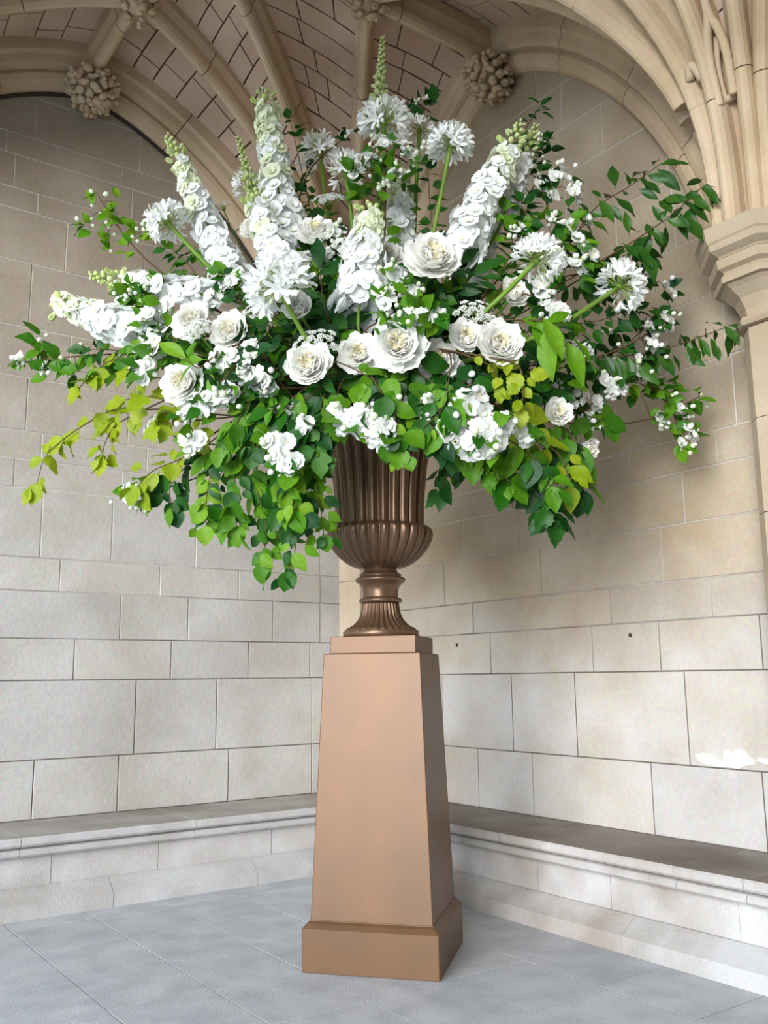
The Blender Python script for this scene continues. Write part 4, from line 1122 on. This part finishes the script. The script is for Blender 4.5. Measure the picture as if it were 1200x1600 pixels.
# cascades at lower left
cas = [
 ('longest leafy trail left of the urn, its tip lowest of all', [(420, 700), (440, 770), (462, 840), (452, 893)], 'round', 'mid', 38, 18, .72),
 ('leafy trail ending in one round leaf left of the lowest tip', [(390, 690), (400, 760), (415, 820), (412, 880)], 'round', 'mid', 38, 17, .68),
 ('leafy trail close against the fluted urn body', [(470, 690), (492, 740), (500, 790), (506, 835)], 'round', 'fresh', 34, 17, .70),
 ('leafy trail hanging at the left end of the cascade', [(350, 690), (330, 740), (322, 785), (322, 822)], 'round', 'fresh', 38, 15, .55),
 ('dark clump of round leaves at the left end below the lime leaves', [(330, 690), (285, 735), (265, 765), (272, 795)], 'round', 'dark', 40, 16, .45),
 ('leafy trail in the middle of the left cascade', [(380, 660), (370, 720), (365, 780), (370, 822)], 'round', 'mid', 40, 20, .70),
 ('bright leafy trail below the hanging mock orange', [(445, 720), (455, 765), (462, 800)], 'round', 'fresh', 40, 13, .85),
 ('upper leaves of the left cascade below the clusters in a row', [(400, 610), (370, 660), (350, 700)], 'round', 'mid', 40, 17, .80),
 ('leaves of the left cascade around the hanging mock orange', [(460, 620), (420, 660), (400, 700)], 'round', 'dark', 42, 17, .82),
 ('leaves below the round peony over the cascade', [(480, 620), (450, 640), (420, 640)], 'ovate', 'mid', 44, 14, .86),
 ('thin leafy trail beside the lowest tip', [(430, 730), (425, 780), (432, 830)], 'round', 'mid', 34, 14, .60),
 ('leafy trail at the back of the left cascade', [(400, 680), (345, 740), (345, 790)], 'round', 'dark', 38, 16, .30),
 ('leafy trail hanging behind the urn neck at left', [(470, 700), (480, 760), (470, 815)], 'round', 'dark', 36, 15, .30),
]
for lb, pts, kd, mt, lf, n_, of in cas: branch(lb, pts, (kd, mt), lf, n_, off=of, hang=1.0, name='trailing_branch', group='trailing branches at the lower left', woody=True, r=.004)
cas = [
 ('dark leafy cascade ending in a point at the lower right', [(800, 690), (830, 740), (850, 785), (862, 812)], 'serrate', 'dark', 48, 18, .70),
 ('green leafy cascade right of the pointed one', [(820, 680), (870, 710), (900, 740), (905, 765)], 'round', 'dark', 54, 13, .62),
 ('leaves hanging under the fullest mock orange cluster', [(720, 690), (760, 725), (800, 755)], 'serrate', 'mid', 44, 16, .80),
 ('small dark trail hanging right of the urn rim', [(690, 690), (695, 730), (692, 765)], 'ovate', 'dark', 40, 8, .55),
 ('single leaf trail between the urn and the fullest mock orange', [(700, 680), (715, 705), (716, 728)], 'ovate', 'dark', 42, 4, .50),
 ('fresh leaves in the middle of the right cascade', [(800, 690), (840, 720), (860, 760)], 'ovate', 'mid', 46, 13, .82),
 ('leaf spray hanging under the drooping peony at right', [(880, 620), (920, 650), (945, 655)], 'round', 'mid', 50, 7, .50),
 ('leaves over the drooping peony at the lower right', [(860, 650), (890, 680), (905, 705)], 'ovate', 'mid', 54, 8, .66),
 ('leafy trail at the back of the right cascade', [(740, 700), (790, 730), (835, 770)], 'serrate', 'dark', 44, 16, .40),
]
for lb, pts, kd, mt, lf, n_, of in cas: branch(lb, pts, (kd, mt), lf, n_, off=of, hang=1.0, name='trailing_branch', group='trailing branches at the lower right', woody=True, r=.005)
cas = [
 ('round leaves over the urn rim right of the spilling flowers', [(600, 620), (625, 660), (625, 700)], 'round', 'mid', 40, 13, 1.0),
 ('dark round leaves over the right end of the urn rim', [(640, 610), (675, 650), (690, 690)], 'round', 'dark', 42, 16, .95),
 ('round leaves beneath the middle peony', [(560, 580), (600, 600), (640, 605)], 'round', 'mid', 44, 15, .95),
 ('leaves left of the urn rim flowers', [(510, 600), (500, 650), (490, 690)], 'round', 'dark', 44, 17, .85),
 ('olive leaves left of the rim beside the fluted body', [(520, 630), (505, 670), (500, 705)], 'lobed', 'mid', 46, 10, .88),
 ('round leaves between the rim and the right peonies', [(650, 580), (700, 610), (740, 600)], 'round', 'dark', 42, 16, .90),
 ('leaves right above the big mock orange branch', [(700, 600), (690, 640), (660, 670)], 'round', 'mid', 40, 14, 1.0),
]
for lb, pts, kd, mt, lf, n_, of in cas: branch(lb, pts, (kd, mt), lf, n_, off=of, hang=.8, group='leafy branches over the urn rim', r=.004)
cas = [
 ('dark leaves left of the tallest delphinium near its tip', [(470, 260), (460, 215), (452, 185)], 'ovate', 'dark', 30, 7, .05),
 ('greenery between the tallest spike and the half open agapanthus', [(510, 400), (500, 330), (478, 300)], 'ovate', 'dark', 34, 18, .15),
 ('greenery around the stems below the top agapanthus', [(600, 420), (590, 350), (560, 300)], 'ovate', 'mid', 34, 20, .20),
 ('greenery beside the upright agapanthus stem', [(690, 420), (675, 350), (668, 260)], 'ovate', 'dark', 34, 20, .10),
 ('thicket of dark leaves right of the right leaning spike', [(790, 430), (810, 370), (825, 320)], 'ovate', 'dark', 36, 24, .30),
 ('olive leaves among the right thicket', [(770, 440), (800, 390), (790, 330)], 'ovate', 'mid', 36, 16, .38),
 ('thicket behind the right agapanthus', [(820, 470), (860, 430), (880, 370)], 'ovate', 'dark', 38, 22, .30),
 ('greenery under the leaning left delphinium', [(330, 470), (300, 420), (270, 390)], 'ovate', 'mid', 34, 20, .15),
 ('greenery along the far-left delphinium', [(320, 520), (250, 500), (180, 490)], 'ovate', 'mid', 32, 22, .25),
 ('dark leaves above the far-left mock orange tip', [(330, 560), (230, 550), (130, 545)], 'ovate', 'dark', 34, 22, .22),
 ('mid green leaves between the two far left peonies', [(340, 560), (270, 550), (210, 545)], 'ovate', 'mid', 34, 20, .50),
 ('leaves trailing below the far-left mock orange tip', [(330, 590), (220, 590), (120, 580)], 'lobed', 'mid', 38, 18, .30),
 ('dark leaves at the far right under the agapanthus', [(870, 510), (940, 500), (990, 480)], 'ovate', 'dark', 34, 22, .35),
 ('small leaved sprig by the far right mock orange', [(880, 560), (960, 550), (1030, 490)], 'ovate', 'dark', 30, 22, .22),
 ('small leaved sprig above the drooping far right flowers', [(880, 600), (960, 590), (1030, 610)], 'ovate', 'mid', 30, 18, .18),
 ('leaves above the half hidden right peony', [(800, 600), (850, 610), (880, 600)], 'ovate', 'dark', 40, 16, .66),
 ('strap leaves between the ball shaped peony and the centre delphinium', [(520, 520), (505, 470), (500, 420)], 'lance', 'dark', 70, 13, .66),
 ('strap leaves under the largest peony', [(690, 500), (710, 460), (740, 430)], 'lance', 'dark', 70, 13, .62),
]
for lb, pts, kd, mt, lf, n_, of in cas: branch(lb, pts, (kd, mt), lf, n_, off=of, hang=.3, group='leafy branches among the flowers', r=.004)

cas = [
 ('dark leaves between the open left peony and the round one', [(440, 600), (415, 560), (395, 520)], 'ovate', 'dark', 42, 18, .72),
 ('dark leaves behind the clusters in a row at left', [(420, 620), (370, 600), (320, 585)], 'ovate', 'dark', 42, 18, .66),
 ('dark leaves between the round peony and the shaded one', [(530, 620), (525, 580), (530, 520)], 'ovate', 'dark', 42, 17, .72),
 ('dark leaves right of the middle peony', [(640, 620), (655, 580), (665, 520)], 'ovate', 'dark', 42, 17, .74),
 ('leaves between the lower right peonies and the big mock orange branch', [(700, 640), (740, 595), (790, 585)], 'ovate', 'dark', 42, 18, .78),
 ('dark leaves under the yellow hearted peony', [(760, 630), (800, 590), (840, 565)], 'ovate', 'dark', 42, 18, .70),
 ('dark leaves under the right agapanthus stem', [(760, 560), (800, 510), (850, 500)], 'ovate', 'dark', 40, 18, .60),
 ('dark leaves left of the centre delphinium foot', [(500, 560), (480, 520), (520, 455)], 'ovate', 'dark', 40, 18, .60),
 ('dark leaves below the largest peony', [(650, 540), (670, 480), (720, 460)], 'ovate', 'dark', 40, 18, .66),
 ('mid green leaves left of the large left agapanthus', [(420, 560), (380, 480), (350, 430)], 'ovate', 'mid', 38, 18, .50),
 ('dark leaves behind the two far left peonies', [(400, 590), (320, 550), (250, 520)], 'ovate', 'dark', 38, 20, .48),
 ('dark leaves behind the half hidden right peony', [(780, 640), (850, 620), (910, 590)], 'ovate', 'dark', 38, 20, .50),
]
for lb, pts, kd, mt, lf, n_, of in cas: branch(lb, pts, (kd, mt), lf, n_, off=of, hang=.3, group='leafy branches among the flowers', r=.004)

# ---- the dense green middle: short branches all round the urn, hard to tell apart
rr = random.Random(5); made = 0
while made < 112:
    th = rr.uniform(0, 2*math.pi) if made % 3 else rr.uniform(1.15*math.pi, 1.85*math.pi); el = rr.uniform(-.22, .85)
    d = RIGHT*math.cos(th)*math.cos(el)*1.0 + HF*math.sin(th)*math.cos(el)*.75 + UPV*math.sin(el)
    L_ = rr.uniform(.50, .98)
    c0 = AXIS + Vector((0, 0, 2.95)) + d*.22; c1 = AXIS + Vector((0, 0, 2.98)) + d*L_*1.0
    st = rr.choice([('ovate','dark'), ('ovate','dark'), ('round','dark'), ('ovate','mid'), ('round','mid'), ('serrate','dark')])
    kind_ = {'ovate': 'oval', 'round': 'round', 'serrate': 'toothed'}[st[0]] + ' leaved'
    tone_ = 'dark green' if st[1] == 'dark' else 'mid green'
    side_ = 'left' if d.dot(RIGHT) < 0 else 'right'; dep_ = 'front' if d.dot(HF) < 0 else 'back'
    hgt_ = 'low' if el < .12 else ('halfway up' if el < .45 else 'high up')
    branch('%s %s branch packed %s in the %s %s of the arrangement' % (tone_, kind_, hgt_, side_, dep_), [c0, c0.lerp(c1, .5) + Vector((0,0,.08)), c1], st, rr.uniform(36, 48), 17, hang=.35, group='packed greenery in the middle', r=.004)
    made += 1
